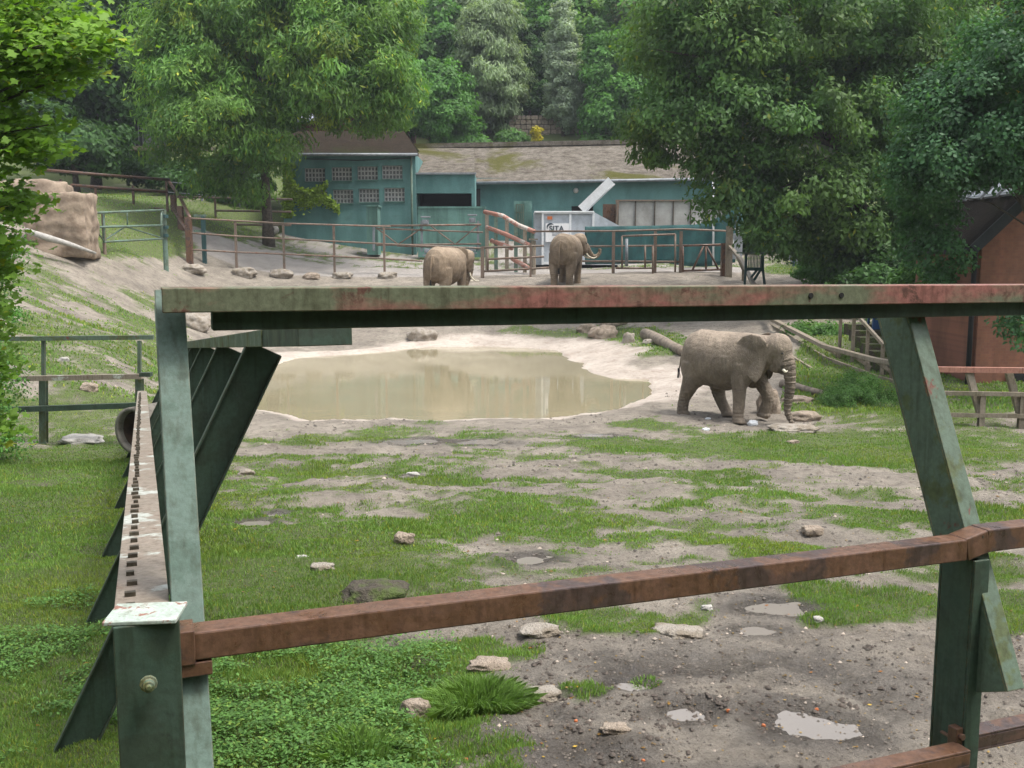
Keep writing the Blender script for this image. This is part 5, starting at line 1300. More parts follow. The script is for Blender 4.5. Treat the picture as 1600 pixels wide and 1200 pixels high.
# T1 near maple, left
p = ground_at(-210, 11.5)
mp = [bl(-60, 60, 11.5, 150, 130, 1.0), bl(70, 100, 11.2, 60, 45, .5), bl(130, 80, 11, 48, 34, .4), bl(150, 60, 11, 30, 22, .3), bl(60, 20, 11.5, 70, 50, .6), bl(30, 190, 11.3, 60, 55, .6), bl(-60, 280, 11.5, 95, 80, .8),
      bl(-70, 420, 11.4, 100, 90, .7), bl(-95, 560, 11.5, 105, 100, .7), bl(-90, 660, 11.5, 105, 60, .7), bl(70, 205, 11, 20, 24, .3), bl(15, 330, 11.3, 34, 40, .3)]
def maple():
    r = np.random.RandomState(21); t = thing('maple_tree', p, 'near bright green maple with lobed leaves filling the left edge', 'tree'); b0 = np.array(p)
    B_ = np.array(mp); w = B_[:, 3] * B_[:, 5]; w /= w.sum(); ncl = 420; ci = r.choice(len(B_), ncl, p=w); d = r.randn(ncl, 3); d /= np.linalg.norm(d, axis=1, keepdims=True)
    cc = B_[ci, :3] + d * (.35 + .68 * r.rand(ncl) ** .6)[:, None] * B_[ci, 3:6]; cb = .78 + .4 * r.rand(ncl)
    n = 14000; li = r.randint(0, ncl, n); o = r.randn(n, 3) * np.array([.16, .16, .07]); cen = cc[li] + o - b0
    nr = np.array([0, -.35, 1.0]) + r.randn(n, 3) * .42; nr /= np.linalg.norm(nr, axis=1, keepdims=True)
    tt = r.randn(n, 3) + np.array([.4, -.3, -.5]); tt -= nr * (tt * nr).sum(1, keepdims=True); tt /= np.linalg.norm(tt, axis=1, keepdims=True); bb = np.cross(nr, tt)
    s = .055 * (.6 + .8 * r.rand(n))
    shp = [(-.9, 0), (-.55, .55), (-.1, .38), (.25, .95), (.45, .42), (1.15, 0), (.45, -.42), (.25, -.95), (-.1, -.38), (-.55, -.55)]
    V = np.stack([cen + (tt * a + bb * b_) * s[:, None] - nr * (abs(b_) * .25 * s)[:, None] for a, b_ in shp], 1).reshape(-1, 3)
    v = cb[li] * (.85 + .35 * r.rand(n)); y = (r.rand(n) < .04)
    T = np.repeat(np.column_stack([v * (1 + .9 * y), v * (1 + .2 * y), v]), 10, 0)
    link('crown', np_mesh('crown', V, np.arange(n * 10).reshape(n, 10), 10, M['l_maple'], T), t)
    m = MB(); base = Vector(p); q = [base - UP * .3]
    for i in range(1, 9): q.append(base + Vector((.12 * math.sin(i), 0.1 * math.cos(i * 1.3), i * .85)))
    m.tube(q, [.22 - .02 * i for i in range(9)], 12)
    for i in r.choice(ncl, 60, replace=False):
        e = Vector(cc[i]); j = int(np.clip((e.z - base.z) / .85 - .6, 0, 7)); a = q[j]; m.tube([a, a.lerp(e, .5) + UP * .1, e], [.05, .022, .006], 6, False)
    m.build('trunk', M['bark'], t, True)
maple()
# hedge below maple
tree('hedge_bush', 'dark leafy bush at the left edge under the maple', 'bush', ground_at(-75, 17.5), [bl(-70, 470, 17.5, 92, 110, 1.2), bl(-80, 600, 17.5, 105, 110, 1.2), bl(-70, 690, 17.3, 98, 60, 1.1), bl(-70, 340, 17.6, 95, 80, 1.1)],
     260, .32, 26000, .06, .045, M['l_mid'], .2, .12, 31, limbs=10)

# T2 feathery tree centre left
b = ground_at(420, 62)
tree('feathery_tree', 'large light green feathery tree left of the teal house', 'tree', b,
     [bl(430, 60, 60, 200, 110, 4), bl(300, 150, 58, 80, 70, 3), bl(345, 190, 57.5, 90, 45, 3), bl(520, 110, 58, 110, 90, 3.2), bl(600, 140, 60, 60, 60, 2.6), bl(250, 195, 59, 40, 45, 2), bl(430, 210, 59, 50, 50, 3), bl(480, 20, 61, 170, 70, 4), bl(540, 168, 60, 65, 32, 2.5), bl(320, 60, 61, 110, 90, 3.4),
      bl(385, 265, 61, 50, 45, 3), bl(330, 262, 62, 60, 40, 2)],
     620, 1.05, 105000, .42, .10, M['l_feather'], .55, .34, 41, yel=.03, limbs=30, tvar=.34)
# T3 dark tree behind left
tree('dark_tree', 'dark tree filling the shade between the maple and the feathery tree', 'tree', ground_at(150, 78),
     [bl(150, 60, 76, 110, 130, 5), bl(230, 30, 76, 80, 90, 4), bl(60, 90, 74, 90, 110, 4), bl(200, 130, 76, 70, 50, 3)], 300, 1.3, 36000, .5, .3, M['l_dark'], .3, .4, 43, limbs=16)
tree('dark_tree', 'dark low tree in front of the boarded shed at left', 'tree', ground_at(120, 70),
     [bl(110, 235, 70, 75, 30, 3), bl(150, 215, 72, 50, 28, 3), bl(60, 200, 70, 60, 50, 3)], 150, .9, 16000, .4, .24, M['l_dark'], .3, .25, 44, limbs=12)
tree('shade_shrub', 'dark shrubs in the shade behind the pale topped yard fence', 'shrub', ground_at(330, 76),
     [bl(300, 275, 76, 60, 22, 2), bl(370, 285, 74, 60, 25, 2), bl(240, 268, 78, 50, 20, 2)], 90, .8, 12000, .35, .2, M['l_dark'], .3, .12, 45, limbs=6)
# T4 big right tree
b = ground_at(1385, 47)
tree('big_tree', 'huge olive green tree overhanging the teal house roof and the path', 'tree', b,
     [bl(1250, 60, 46, 250, 110, 4.5), bl(1120, 90, 45, 110, 90, 3.6), bl(1050, 180, 45, 55, 70, 2.6), bl(1025, 240, 45, 25, 40, 1.4), bl(1180, 180, 44, 110, 80, 3.5), bl(1300, 190, 45, 140, 100, 4.2), bl(1150, 270, 44, 60, 45, 2.5),
      bl(1240, 300, 44, 100, 55, 3.2), bl(1340, 320, 45, 90, 80, 3.2), bl(1210, 340, 45, 50, 30, 2), bl(1400, 150, 47, 120, 120, 4), bl(1350, 20, 47, 180, 80, 4.5), bl(1100, 20, 46, 120, 60, 4), bl(1400, 330, 47, 70, 80, 3), bl(1330, 400, 46, 50, 28, 2), bl(1310, 370, 45, 70, 50, 2.4), bl(1230, 370, 45, 45, 26, 1.6), bl(1130, 300, 44.5, 35, 30, 1.5), bl(1010, 200, 45, 30, 50, 1.6), bl(1420, 400, 45, 60, 60, 2.4)],
     800, .9, 140000, .27, .12, M['l_right'], .45, .42, 51, yel=.012, limbs=40, tvar=.24)
# T5 alder right
tree('alder_tree', 'blue green leafy tree hanging over the black roof at the right edge', 'tree', ground_at(1700, 27),
     [bl(1530, 180, 26, 110, 90, 2.0), bl(1600, 120, 26, 110, 110, 2.2), bl(1480, 250, 25.5, 70, 55, 1.4), bl(1545, 262, 25.5, 50, 30, 1.0), bl(1660, 230, 26, 60, 60, 1.6), bl(1470, 160, 27, 60, 50, 1.4), bl(1440, 340, 27.5, 45, 70, 1.0), bl(1450, 290, 27, 50, 40, 1.2), bl(1478, 395, 27, 36, 44, .6) , bl(1600, 510, 25, 26, 34, .5)],
     420, .5, 60000, .12, .085, M['l_alder'], .3, .11, 53, limbs=9, tvar=.3)
tree('yellowing_tree', 'yellowing tree crown at the top right corner', 'tree', ground_at(1600, 60), [bl(1560, 30, 60, 90, 70, 4), bl(1620, 60, 60, 80, 90, 4)], 160, 1.0, 22000, .35, .2, leaf_mat('olive_yellow_leaves', (.13, .14, .03)), .3, .3, 54, yel=.1, limbs=10)
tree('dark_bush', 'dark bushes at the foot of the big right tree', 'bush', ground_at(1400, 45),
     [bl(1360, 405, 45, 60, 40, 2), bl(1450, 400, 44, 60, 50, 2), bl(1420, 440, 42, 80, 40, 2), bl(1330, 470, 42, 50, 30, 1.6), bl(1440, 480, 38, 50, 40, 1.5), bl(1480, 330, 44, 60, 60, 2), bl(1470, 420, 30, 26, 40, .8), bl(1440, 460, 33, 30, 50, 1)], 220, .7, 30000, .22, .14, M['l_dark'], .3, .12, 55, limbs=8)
tree('path_shrub', 'bright little shrub at the end of the teal mesh fence', 'shrub', ground_at(1278, 50), [bl(1283, 408, 50, 22, 24, .8), bl(1268, 425, 49, 25, 10, .8)], 40, .4, 6000, .16, .1, M['l_mid'], .3, .06, 56, limbs=6)
tree('fence_bush', 'round green bush behind the descending rail fence right of the walking elephant', 'bush', ground_at(1340, 25.6),
     [bl(1340, 620, 25.6, 58, 30, .9), bl(1300, 632, 25.2, 36, 18, .6), bl(1375, 632, 25.2, 36, 22, .6), bl(1345, 598, 25.8, 32, 18, .6)], 200, .16, 26000, .05, .022, M['l_bush'], .1, .03, 57, limbs=10, squash=.9)
tree('low_shrub', 'dark low shrubs behind the descending rail fence', 'shrub', ground_at(1300, 37), [bl(1270, 520, 38, 40, 14, 1), bl(1330, 530, 37, 50, 22, 1), bl(1400, 540, 35, 40, 30, 1)], 100, .4, 14000, .13, .07, M['l_bush'], .2, .05, 58, limbs=6)
# mid background
tree('birch_tree', 'tall grey green drooping birch above the teal house roof', 'tree', ground_at(765, 98), [bl(765, 30, 98, 38, 35, 3), bl(765, 80, 98, 50, 50, 3.4), bl(768, 130, 97, 56, 50, 3.6), bl(765, 175, 97, 45, 38, 3)], 260, 1.0, 42000, .5, .13, M['l_grey'], .8, .2, 61, bark='bark_pale', limbs=22, tvar=.25)
tree('poplar_tree', 'narrow silver green columnar tree behind the stone wall', 'tree', ground_at(880, 96), [bl(880, 30, 96, 15, 28, 1.1), bl(879, 75, 96, 24, 40, 1.7), bl(881, 125, 96, 31, 45, 2.0), bl(880, 165, 96, 30, 35, 2.0)], 300, .6, 40000, .34, .12, M['l_silver'], -.5, .18, 62, limbs=16, tvar=.22)
tree('green_bush', 'bright mid green rounded tree left of the drooping birch', 'tree', ground_at(680, 92), [bl(670, 150, 92, 62, 50, 4), bl(630, 130, 92, 50, 40, 3), bl(690, 185, 91, 45, 28, 3), bl(600, 170, 92, 50, 40, 3)], 240, 1.0, 34000, .42, .2, M['l_mid'], .35, .22, 63, limbs=10)
tree('green_bush', 'bright mid green rounded tree right of the silver columnar tree', 'tree', ground_at(955, 93), [bl(955, 110, 94, 45, 50, 3), bl(960, 165, 93, 52, 45, 3.2), bl(1010, 150, 93, 45, 60, 3)], 220, 1.0, 32000, .42, .2, M['l_mid'], .35, .22, 64, limbs=10)
tree('green_bush', 'small dark gap tree between the birch and the silver columnar tree', 'tree', ground_at(828, 100), [bl(828, 90, 102, 26, 50, 2.2), bl(830, 150, 102, 30, 40, 2.4)], 110, .9, 16000, .42, .22, M['l_dark'], .3, .2, 65, limbs=8)
tree('yellow_shrub', 'small bright yellow shrub on the bank above the roof ridge', 'shrub', ground_at(838, 93), [bl(838, 206, 93, 8, 10, .5), bl(839, 214, 93, 7, 8, .4)], 24, .3, 1600, .2, .12, M['l_yellow'], .2, .04, 66, limbs=4)
tree('bare_birch', 'sparse pale birch with white branches above the big right tree', 'tree', ground_at(1015, 100), [bl(1010, 10, 100, 45, 50, 3), bl(1040, -20, 100, 60, 40, 3)], 90, 1.0, 9000, .4, .15, leaf_mat('pale_sparse_leaves', (.17, .18, .10)), .6, .28, 67, bark='bark_pale', limbs=40)
# bank shrubs behind the ridge
for i, (px, Y_, rx, ry, mt, lab) in enumerate(((720, 92, 40, 14, 'l_mid', 'low hedge on the bank above the ridge below the birch'), (930, 92, 30, 10, 'l_bush', 'low hedge on the bank right of the stone wall'), (800, 94, 20, 10, 'l_bush', 'small shrub left of the stone wall'),
      (1060, 90, 60, 26, 'l_dark', 'dark shrub behind the ridge under the big tree'), (1170, 84, 60, 60, 'l_dark', 'dark shrub at the right end of the long roof'), (1130, 74, 25, 30, 'l_dark', 'dark shrub right of the green screen cloth'), (1180, 72, 26, 26, 'l_dark', 'leafy hedge at the far side of the path'))):
    g = ground_at(px, Y_); a = proj(g.x, g.y, g.z); tree('bank_shrub', lab, 'shrub', g, [bl(px, a[1] - ry * .8, Y_, rx, ry, 1.6)], 60, .7, 9000, .34, .18, M[mt], .2, .08, 70 + i, limbs=4)
# forest on the hill: a few kinds, copied
protos = []
for i, (mt, sh) in enumerate((('l_bush', 1.0), ('l_mid', 1.0), ('l_feather', .9), ('l_grey', 1.2), ('l_dark', 1.5))):
    Hh = 13 * sh
    bls = [(0, 0, Hh * .62, 4.2, 4.2, Hh * .34), (1.6, .4, Hh * .45, 3.2, 3.2, Hh * .25), (-1.8, -.3, Hh * .5, 3.0, 3.0, Hh * .26), (.2, -1.0, Hh * .85, 2.2, 2.2, Hh * .16), (0, 0, Hh * .28, 3.6, 3.6, Hh * .16)]
    protos.append(tree('hill_tree', 'x', 'tree', (0, 0, 0), bls, 150, 1.25, 15000, .62, .34, M[mt], .35, .3, 80 + i, group='trees on the wooded hillside', limbs=14, tvar=.33))
kind = ['dark green', 'mid green', 'olive green', 'grey green', 'tall dark']
r_ = random.Random(12); spots = []
for Y_, step, y_off in ((104, 70, 0), (118, 62, 30), (134, 55, 10), (152, 50, 25), (172, 46, 0), (196, 42, 20), (222, 40, 5)):
    px = -260 + y_off
    while px < 1860:
        spots.append((px + r_.uniform(-14, 14), Y_ + r_.uniform(-5, 5))); px += step * r_.uniform(.85, 1.15)
used = [0] * 5
def where(px, Y_):
    row = ('in the lowest row' if Y_ < 111 else 'in the second row' if Y_ < 126 else 'at mid slope' if Y_ < 162 else 'high on the slope' if Y_ < 184 else 'near the crest')
    side = ('behind the maple at far left' if px < 120 else 'behind the boarded shed' if px < 260 else 'above the feathery tree' if px < 480 else 'left of the drooping birch' if px < 715 else 'behind the drooping birch' if px < 825
            else 'behind the silver columnar tree' if px < 930 else 'right of the silver columnar tree' if px < 1060 else 'behind the big olive tree' if px < 1400 else 'behind the top right corner')
    return side + ' ' + row
for (px, Y_) in spots:
    if 655 < px < 712 and Y_ > 126 and Y_ < 160: continue
    k = r_.choice((0, 0, 1, 2, 2, 3, 4)) if Y_ > 110 else r_.choice((0, 1, 2, 3)); g = ground_at(px, Y_)
    if used[k] == 0: o = protos[k]
    else:
        o = protos[k].copy(); COL.objects.link(o)
        for ch in protos[k].children:
            c2 = ch.copy(); COL.objects.link(c2); c2.parent = o
    used[k] += 1
    s = r_.uniform(.8, 1.25); o.location = g - UP * .3; o.scale = (s, s, s * r_.uniform(.9, 1.15)); o.rotation_euler = (0, 0, r_.uniform(0, 6.28))
    o['label'] = kind[k] + ' hill tree ' + where(px, Y_)

# ================================================================== elephants
def elephant_mats(ca, cb, cd):
    m, nt, b, o = mat_new('elephant_skin')
    n1 = noise(nt, 1.6, 8, .6); col = ramp(nt, n1, [(.35, ca), (.62, cb)])
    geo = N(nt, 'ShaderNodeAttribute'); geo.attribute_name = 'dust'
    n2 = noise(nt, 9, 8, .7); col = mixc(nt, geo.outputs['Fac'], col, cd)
    col = mixc(nt, .6, col, ramp(nt, n2, [(.35, (.55, .53, .5)), (.6, (1, 1, 1))]), 'MULTIPLY')
    nt.links.new(col, b.inputs['Base Color']); b.inputs['Roughness'].default_value = .8
    vo = N(nt, 'ShaderNodeTexVoronoi', feature='DISTANCE_TO_EDGE'); vo.inputs['Scale'].default_value = 16; tc = N(nt, 'ShaderNodeTexCoord'); mp = N(nt, 'ShaderNodeMapping'); mp.inputs['Scale'].default_value = (1, 1, .6)
    nt.links.new(tc.outputs['Object'], mp.inputs[0]); nt.links.new(mp.outputs[0], vo.inputs[0])
    vr = ramp(nt, vo.outputs[0], [(0, (0, 0, 0)), (.12, (1, 1, 1))])
    folds = noise(nt, 3.0, 4, .5, stretch=(2.6, 1, .5), dist=.6)
    at = N(nt, 'ShaderNodeAttribute'); at.attribute_name = 'ring'
    wv = N(nt, 'ShaderNodeMath', operation='SINE'); mu = N(nt, 'ShaderNodeMath', operation='MULTIPLY'); nt.links.new(at.outputs['Fac'], mu.inputs[0]); mu.inputs[1].default_value = 1.0; nt.links.new(mu.outputs[0], wv.inputs[0])
    b1 = bump(nt, b, vr, .45, .015); b2 = bump(nt, b, folds, .7, .07, b1); bump(nt, b, wv.outputs[0], .8, .012, b2)
    return m
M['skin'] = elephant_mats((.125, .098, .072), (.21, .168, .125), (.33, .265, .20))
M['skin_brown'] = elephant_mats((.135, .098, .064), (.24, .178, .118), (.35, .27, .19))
def loft(mb, secs, n=24):
    """secs: (cx,cy,cz, axis dir vector, ry, rz) elliptical sections perpendicular to local path"""
    vs = []; fs = []
    for (c, ax, ra, rb) in secs:
        c = Vector(c); ax = Vector(ax).normalized(); side = UP.cross(ax)
        if side.length < .2: side = Vector((0, 1, 0))
        side.normalize(); u = ax.cross(side).normalized()
        for k in range(n):
            t = 2 * math.pi * k / n; vs.append(c + side * math.cos(t) * ra + u * math.sin(t) * rb)
    for i in range(len(secs) - 1):
        for k in range(n):
            k2 = (k + 1) % n; fs.append((i * n + k, i * n + k2, (i + 1) * n + k2, (i + 1) * n + k))
    fs.append(tuple(range(n))[::-1]); fs.append(tuple((len(secs) - 1) * n + k for k in range(n))); mb.add(vs, fs)
def ell(mb, c, r, rot=None, n=16):
    vs = []; fs = []; c = Vector(c)
    for i in range(n + 1):
        ph = math.pi * i / n
        for k in range(n * 2):
            th = math.pi * k / n; v = Vector((math.sin(ph) * math.cos(th) * r[0], math.sin(ph) * math.sin(th) * r[1], math.cos(ph) * r[2]))
            if rot: v = rot @ v
            vs.append(c + v)
    for i in range(n):
        for k in range(n * 2):
            k2 = (k + 1) % (n * 2); fs.append((i * 2 * n + k, (i + 1) * 2 * n + k, (i + 1) * 2 * n + k2, i * 2 * n + k2))
    mb.add(vs, fs)
def limb(mb, pts, n=18):
    """pts (x,y,z,r): smooth tube"""
    Q = []
    for i in range(len(pts) - 1):
        p0 = np.array(pts[max(0, i - 1)]); p1 = np.array(pts[i]); p2 = np.array(pts[i + 1]); p3 = np.array(pts[min(len(pts) - 1, i + 2)])
        for k in range(5):
            t = k / 5; Q.append(.5 * ((2 * p1) + (-p0 + p2) * t + (2 * p0 - 5 * p1 + 4 * p2 - p3) * t * t + (-p0 + 3 * p1 - 3 * p2 + p3) * t ** 3))
    Q.append(np.array(pts[-1])); mb.tube([Vector(q[:3]) for q in Q], [float(q[3]) for q in Q], n)
def make_elephant(name, label, loc, yaw, scale, pose, skin='skin'):
    mb = MB()
    body = [(-1.10, 1.38, .10, .16), (-1.04, 1.38, .30, .40), (-.90, 1.42, .46, .58), (-.65, 1.44, .56, .67), (-.3, 1.41, .60, .68), (.1, 1.38, .62, .70), (.45, 1.42, .57, .66), (.72, 1.50, .48, .57), (.98, 1.60, .37, .46), (1.2, 1.68, .30, .38)]
    loft(mb, [((x, 0, z), (1, 0, 0), ry, rz) for x, z, ry, rz in body], 32)
    # spine ridge + shoulders + hips
    ell(mb, (-.62, .27, 1.22), (.40, .28, .52)); ell(mb, (-.62, -.27, 1.22), (.40, .28, .52)); ell(mb, (.62, .27, 1.25), (.30, .22, .50)); ell(mb, (.62, -.27, 1.25), (.30, .22, .50))
    for L in pose['legs']: limb(mb, L)
    for L in pose['legs']:
        x, y, z, r = L[-1]; loft(mb, [((x + .02, y, z + .10), (0, 0, 1), r * .93, r * .93), ((x + .03, y, z + .05), (0, 0, 1), r * 1.06, r * 1.1), ((x + .03, y, z), (0, 0, 1), r * 1.05, r * 1.08)], 20)
    # head group in its own frame, pivot at neck
    piv = Vector((1.05, 0, 1.68)); rot = Matrix.Rotation(pose.get('hyaw', 0), 3, 'Z') @ Matrix.Rotation(pose.get('hpitch', 0), 3, 'Y')
    hb = MB()
    ell(hb, (.30, 0, .10), (.36, .30, .36)); ell(hb, (.36, 0, .24), (.26, .24, .22)); ell(hb, (.42, 0, -.05), (.26, .25, .34)); ell(hb, (.12, 0, 0), (.34, .30, .36))
    ell(hb, (.34, 0, -.30), (.22, .15, .17)); ell(hb, (.47, 0, -.38), (.10, .09, .10))
    for s in (-1, 1): ell(hb, (.5, s * .14, -.20), (.13, .09, .20)); ell(hb, (.46, s * .20, .10), (.10, .06, .07))
    limb(hb, pose['trunk'])
    # ears
    es = pose.get('ear', 1.0)
    outl0 = [(0.02, .20), (.14, .30), (.32, .32), (.50, .25), (.62, .10), (.62, -.08), (.52, -.25), (.38, -.40), (.26, -.54), (.15, -.60), (.07, -.50), (.03, -.32), (0.0, -.1)]
    fl = pose.get('flare', (R(22), R(22)))
    for s, f in ((-1, fl[0]), (1, fl[1])):
        hinge = Vector((.20, s * .27, .02)); outl = [(a_ * es, b__ * es) for a_, b__ in outl0]; cx, cz = .20, .0; n = len(outl); vs = []; fs = []
        rings = (1.0, .8, .5, .2)
        def em(a, b_, off):
            y = math.sin(f) * a + .05 * math.sin(a * 6) * (1) ; x = -math.cos(f) * a
            return hinge + Vector((x, s * (y + off + .03 * math.sin(b_ * 7)), b_))
        for off in (-.018, .018):
            for rr in rings:
                for (a, b_) in outl: vs.append(em(cx + (a - cx) * rr, cz + (b_ - cz) * rr, off))
            vs.append(em(cx, cz, off))
        half = len(rings) * n + 1
        for h in (0, 1):
            o_ = h * half
            for q in range(len(rings) - 1):
                for k in range(n):
                    k2 = (k + 1) % n; f4 = (o_ + q * n + k, o_ + q * n + k2, o_ + (q + 1) * n + k2, o_ + (q + 1) * n + k); fs.append(f4 if h ^ (s > 0) else f4[::-1])
            for k in range(n):
                k2 = (k + 1) % n; f3 = (o_ + (len(rings) - 1) * n + k, o_ + (len(rings) - 1) * n + k2, o_ + half - 1); fs.append(f3 if h ^ (s > 0) else f3[::-1])
        for k in range(n):
            k2 = (k + 1) % n; f4 = (k, k2, half + k2, half + k); fs.append(f4[::-1] if (s > 0) else f4)
        hb.add(vs, fs)
    mb.add([piv + rot @ Vector(v) for v in hb.v], hb.f)
    tl = pose.get('tail', [(-1.06, 0, 1.78, .06), (-1.16, 0, 1.5, .045), (-1.18, 0, 1.15, .034), (-1.16, .02, .85, .028)])
    limb(mb, tl, 10)
    me = bpy.data.meshes.new('raw'); me.from_pydata(mb.v, [], mb.f); me.update()
    tmp = bpy.data.objects.new('raw', me); COL.objects.link(tmp)
    md = tmp.modifiers.new('r', 'REMESH'); md.mode = 'VOXEL'; md.voxel_size = .017; md.use_smooth_shade = True
    md = tmp.modifiers.new('s', 'SMOOTH'); md.factor = .5; md.iterations = 7
    dg = bpy.context.evaluated_depsgraph_get(); res = bpy.data.meshes.new_from_object(tmp.evaluated_get(dg)); bpy.data.objects.remove(tmp)
    n = len(res.vertices); co = np.empty(n * 3); res.vertices.foreach_get('co', co); co = co.reshape(-1, 3); no = np.empty(n * 3); res.vertices.foreach_get('normal', no); no = no.reshape(-1, 3)
    # skin folds in real relief: flank folds, knee folds, trunk rings
    tp = np.array([[*(piv + rot @ Vector(q[:3]))] for q in pose['trunk']]); seg = np.concatenate([[0], np.cumsum(np.linalg.norm(np.diff(tp, axis=0), axis=1))])
    tt = np.linspace(0, seg[-1], 60); tq = np.column_stack([np.interp(tt, seg, tp[:, i]) for i in range(3)])
    dd = np.full(n, 9.); ss = np.zeros(n)
    for i in range(60):
        q = np.linalg.norm(co - tq[i], axis=1); k = q < dd; dd[k] = q[k]; ss[k] = tt[i]
    tm = (dd < .24) * (1 - sm(.19, .25, dd)) * sm(.02, .15, ss)
    # smoother ring parameter
    hp = co @ np.array([0, 0, 1.0])
    disp = tm * .007 * np.sin(ss * 60) * 1.0
    legz = (co[:, 2] < .95); disp += legz * .006 * np.sin(co[:, 2] * 75 + 4 * vnoise(co[:, 0] * 6, co[:, 1] * 6)) * (vnoise(co[:, 0] * 3 + 9, co[:, 2] * 5) + .4) * (1 - tm)
    flank = (1 - sm(.15, .45, np.abs(co[:, 0] - .28))) * sm(.8, 1.0, co[:, 2]) * (np.abs(co[:, 1]) < .7)
    disp += flank * .007 * np.sin(co[:, 0] * 75 + 9 * vnoise(co[:, 0] * 4, co[:, 2] * 3)) * sm(.0, .5, vnoise(co[:, 2] * 3 + 3, co[:, 0] * 2) + .5)
    disp += .004 * fbm(co[:, 0] * 9 + co[:, 1] * 5, co[:, 2] * 7 + co[:, 1] * 4, 3) + .016 * (fbm(co[:, 0] * 3 + co[:, 1] * 2, co[:, 2] * 3.3 + co[:, 1], 3))
    co = co + no * disp[:, None]; res.vertices.foreach_set('co', co.ravel())
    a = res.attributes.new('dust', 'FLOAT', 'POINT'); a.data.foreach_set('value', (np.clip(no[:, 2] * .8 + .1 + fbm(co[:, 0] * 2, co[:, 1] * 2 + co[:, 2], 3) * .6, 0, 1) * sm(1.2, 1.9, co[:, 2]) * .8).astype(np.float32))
    a = res.attributes.new('ring', 'FLOAT', 'POINT'); a.data.foreach_set('value', (tm * ss * 110).astype(np.float32))
    res.materials.clear(); res.materials.append(M[skin]); res.polygons.foreach_set('use_smooth', [True] * len(res.polygons)); res.update()
    t = thing(name, loc, label, 'elephant'); t.rotation_euler.z = yaw; t.scale = (scale,) * 3
    link('body', res, t)
    def sub(nm, fn, mat):
        h = MB(); fn(h); me2 = bpy.data.meshes.new(nm); me2.from_pydata([tuple(piv + rot @ Vector(v)) for v in h.v], [], h.f); me2.materials.append(M[mat]); me2.polygons.foreach_set('use_smooth', [True] * len(me2.polygons)); link(nm, me2, t)
    tk = pose.get('tusk', .3)
    for s in (-1, 1):
        sub('tusk', lambda h: limb(h, [(.52, s * .14, -.30, .036), (.56 + tk * .25, s * .17, -.30 - tk * .62, .034), (.58 + tk * .9, s * .18, -.32 - tk * .85, .026), (.58 + tk * 1.5, s * .15, -.30 - tk * .72, .008)], 12), 'ivory')
        sub('eye', lambda h: ell(h, (.535, s * .235, .03), (.026, .018, .022)), 'black')
    m2 = MB(); e = tl[-1]
    for k in range(14): m2.tube([(e[0] + random.uniform(-.02, .02), e[1] + random.uniform(-.02, .02), e[2] + .06), (e[0] + random.uniform(-.05, .05), e[1] + random.uniform(-.05, .05), e[2] - .18)], [.008, .003], 5)
    me3 = bpy.data.meshes.new('tail_tuft'); me3.from_pydata(m2.v, [], m2.f); me3.materials.append(M['dark']); link('tail_tuft', me3, t)
    return t
# near walking elephant, facing right and a little towards the camera
foot = ground_at(1153, 22.9)
pose1 = dict(legs=[
    [(.60, -.28, 1.35, .25), (.62, -.33, .95, .185), (.63, -.34, .50, .145), (.62, -.34, .16, .135), (.62, -.34, 0, .15)],
    [(.62, .28, 1.35, .25), (.78, .33, .95, .18), (1.00, .34, .58, .14), (.92, .34, .26, .13), (.86, .34, .10, .145)],
    [(-.66, -.28, 1.30, .30), (-.70, -.33, .85, .225), (-.88, -.33, .42, .145), (-.93, -.33, .14, .135), (-.93, -.33, 0, .15)],
    [(-.66, .28, 1.30, .30), (-.42, .33, .82, .21), (-.30, .33, .42, .14), (-.12, .33, .14, .13), (-.06, .33, .02, .15)]],
    trunk=[(.40, 0, .05, .20), (.56, 0, -.12, .175), (.66, 0, -.38, .145), (.70, 0, -.68, .12), (.69, 0, -.98, .098), (.70, .0, -1.28, .078), (.80, 0, -1.50, .062), (.90, 0, -1.60, .052)], hpitch=R(4), hyaw=R(6), ear=1.2, tusk=.06, flare=(R(7), R(22)),
    tail=[(-1.06, 0, 1.72, .055), (-1.19, 0, 1.45, .04), (-1.24, -.02, 1.2, .03), (-1.27, -.04, 1.05, .024)])
yaw1 = R(-44); s1 = 1.0
off = Matrix.Rotation(yaw1, 3, 'Z') @ Vector((.62, -.34, 0)) * s1
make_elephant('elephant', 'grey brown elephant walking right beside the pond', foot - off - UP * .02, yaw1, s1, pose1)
# elephant at the back right, seen from behind, head turned right with tusks
straight = [
    [(.60, -.28, 1.35, .25), (.62, -.33, .95, .185), (.63, -.32, .50, .15), (.62, -.32, .16, .14), (.62, -.32, 0, .155)],
    [(.62, .28, 1.35, .25), (.62, .33, .95, .18), (.62, .32, .50, .15), (.62, .32, .16, .14), (.62, .32, 0, .155)],
    [(-.66, -.28, 1.30, .30), (-.66, -.33, .85, .24), (-.78, -.30, .42, .16), (-.76, -.30, .14, .145), (-.76, -.30, 0, .16)],
    [(-.66, .28, 1.30, .30), (-.66, .33, .85, .24), (-.84, .30, .42, .16), (-.86, .30, .14, .145), (-.86, .30, 0, .16)]]
pose3 = dict(ear=1.15, legs=straight, trunk=[(.40, 0, .05, .21), (.58, 0, -.12, .18), (.74, 0, -.36, .145), (.92, 0, -.52, .115), (1.12, 0, -.50, .09), (1.24, 0, -.36, .075), (1.25, 0, -.20, .06)], hyaw=R(-52), hpitch=R(-2), tusk=.31, flare=(R(20), R(15)),
     tail=[(-1.06, 0, 1.80, .06), (-1.20, .02, 1.45, .045), (-1.22, .04, 1.0, .035), (-1.18, .05, .7, .028)])
g3 = ground_at(885, 52); make_elephant('elephant', 'elephant with long white tusks seen from behind near the compactor', g3 - UP * .05, R(74), 1.29, pose3, 'skin_brown')
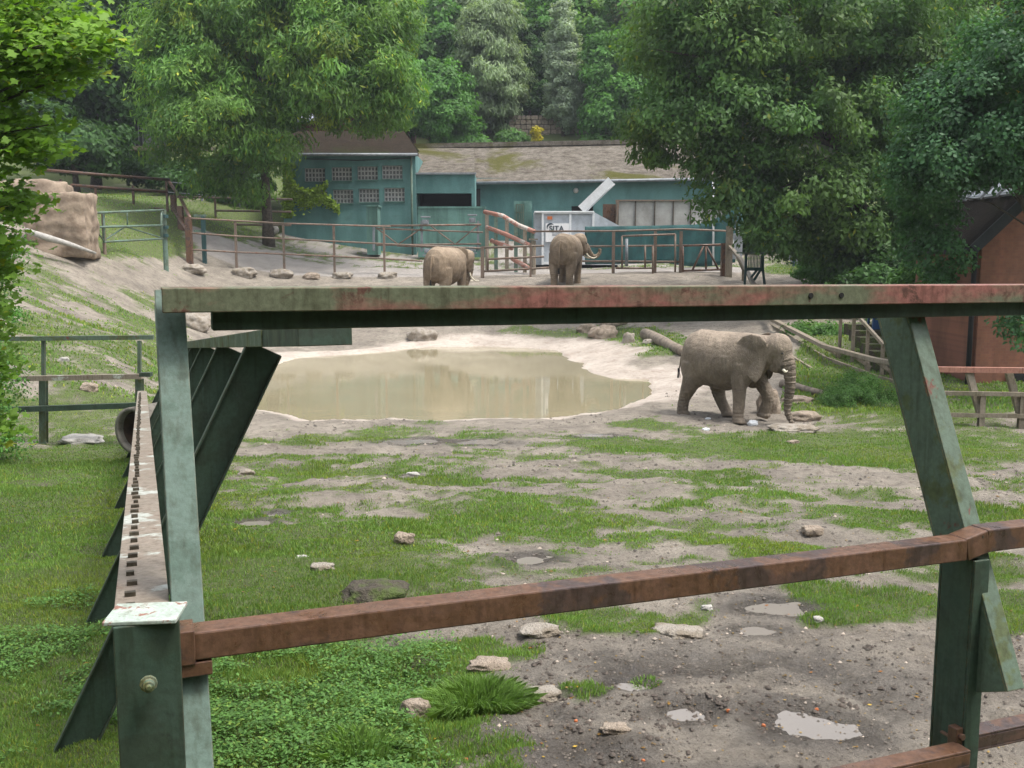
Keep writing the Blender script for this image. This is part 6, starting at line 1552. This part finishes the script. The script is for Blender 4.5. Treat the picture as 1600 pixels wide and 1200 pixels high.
pose2 = dict(ear=1.1, legs=straight, trunk=[(.40, 0, .05, .21), (.56, 0, -.14, .175), (.62, 0, -.42, .145), (.62, 0, -.72, .12), (.66, 0, -1.0, .10), (.78, 0, -1.25, .08)], hyaw=R(-32), hpitch=R(20), tusk=.32, flare=(R(10), R(10)))
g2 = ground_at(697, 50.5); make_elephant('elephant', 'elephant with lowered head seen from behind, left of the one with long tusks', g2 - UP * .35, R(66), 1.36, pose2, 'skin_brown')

# unseen trees added behind the camera to darken the light from that side
for i, (x, y, s) in enumerate(((-14, -9, 1.0), (-6, -12, 1.2), (2, -13, 1.1), (9, -11, 1.2), (17, -9, 1.0), (-20, -2, .9), (24, -3, 1.0))):
    k = (0, 2, 0, 1, 4, 0, 2)[i]; o = protos[k].copy(); COL.objects.link(o)
    for ch in protos[k].children:
        c2 = ch.copy(); COL.objects.link(c2); c2.parent = o
    o.location = (x, y, H1(x, y) - .3); o.scale = (s,) * 3; o.rotation_euler = (0, 0, i * 1.3); o['label'] = 'unseen tree added for shade behind the viewing terrace'; o['group'] = 'unseen trees added for shade behind the viewing terrace'

# ================================================================== haze
hzm = bpy.data.materials.new('haze'); hzm.use_nodes = True; hn = hzm.node_tree; hn.nodes.clear()
ho = hn.nodes.new('ShaderNodeOutputMaterial'); hv = hn.nodes.new('ShaderNodeVolumePrincipled'); hv.inputs['Density'].default_value = .0004; hv.inputs['Color'].default_value = (.85, .92, 1, 1); hv.inputs['Anisotropy'].default_value = .2
hn.links.new(hv.outputs[0], ho.inputs['Volume'])
zl, zh = float(GZ.min()) - 1, 110.0
m = MB(); m.box((0, 200, (zl + zh) / 2), 1300, 620, zh - zl); ho_ = m.build('haze', hzm); ho_['kind'] = 'stuff'; ho_['label'] = 'thin pale summer haze over the whole zoo valley'; ho_['category'] = 'haze'

# ================================================================== light
w = bpy.data.worlds.new('World'); scn.world = w; w.use_nodes = True; nt = w.node_tree; nt.nodes.clear()
out = nt.nodes.new('ShaderNodeOutputWorld'); bg = nt.nodes.new('ShaderNodeBackground'); sky = nt.nodes.new('ShaderNodeTexSky'); sky.sky_type = 'NISHITA'; sky.sun_disc = False
SE, SA = 66, 112   # sun elevation, compass azimuth (0 = +Y, clockwise): behind the camera to the right
sky.sun_elevation = R(SE); sky.sun_rotation = R(SA); sky.dust_density = 4; sky.air_density = 1.2
hs = nt.nodes.new('ShaderNodeHueSaturation'); hs.inputs['Saturation'].default_value = .35
nt.links.new(sky.outputs[0], hs.inputs['Color']); nt.links.new(hs.outputs[0], bg.inputs[0]); nt.links.new(bg.outputs[0], out.inputs[0]); bg.inputs[1].default_value = .15
sd = bpy.data.lights.new('sun', 'SUN'); sd.energy = 1.5; sd.angle = R(14); sd.color = (1, .96, .9); so = bpy.data.objects.new('sun', sd); COL.objects.link(so)
dv = Vector((math.sin(R(SA)) * math.cos(R(SE)), math.cos(R(SA)) * math.cos(R(SE)), math.sin(R(SE)))); so.rotation_euler = (-dv).to_track_quat('-Z', 'Y').to_euler()
scn.view_settings.view_transform = 'Standard'; scn.view_settings.look = 'None'; scn.view_settings.exposure = 1.2; scn.view_settings.gamma = 1
scn.cycles.max_bounces = 6; scn.cycles.diffuse_bounces = 3; scn.cycles.glossy_bounces = 3; scn.cycles.transmission_bounces = 4; scn.cycles.use_adaptive_sampling = True
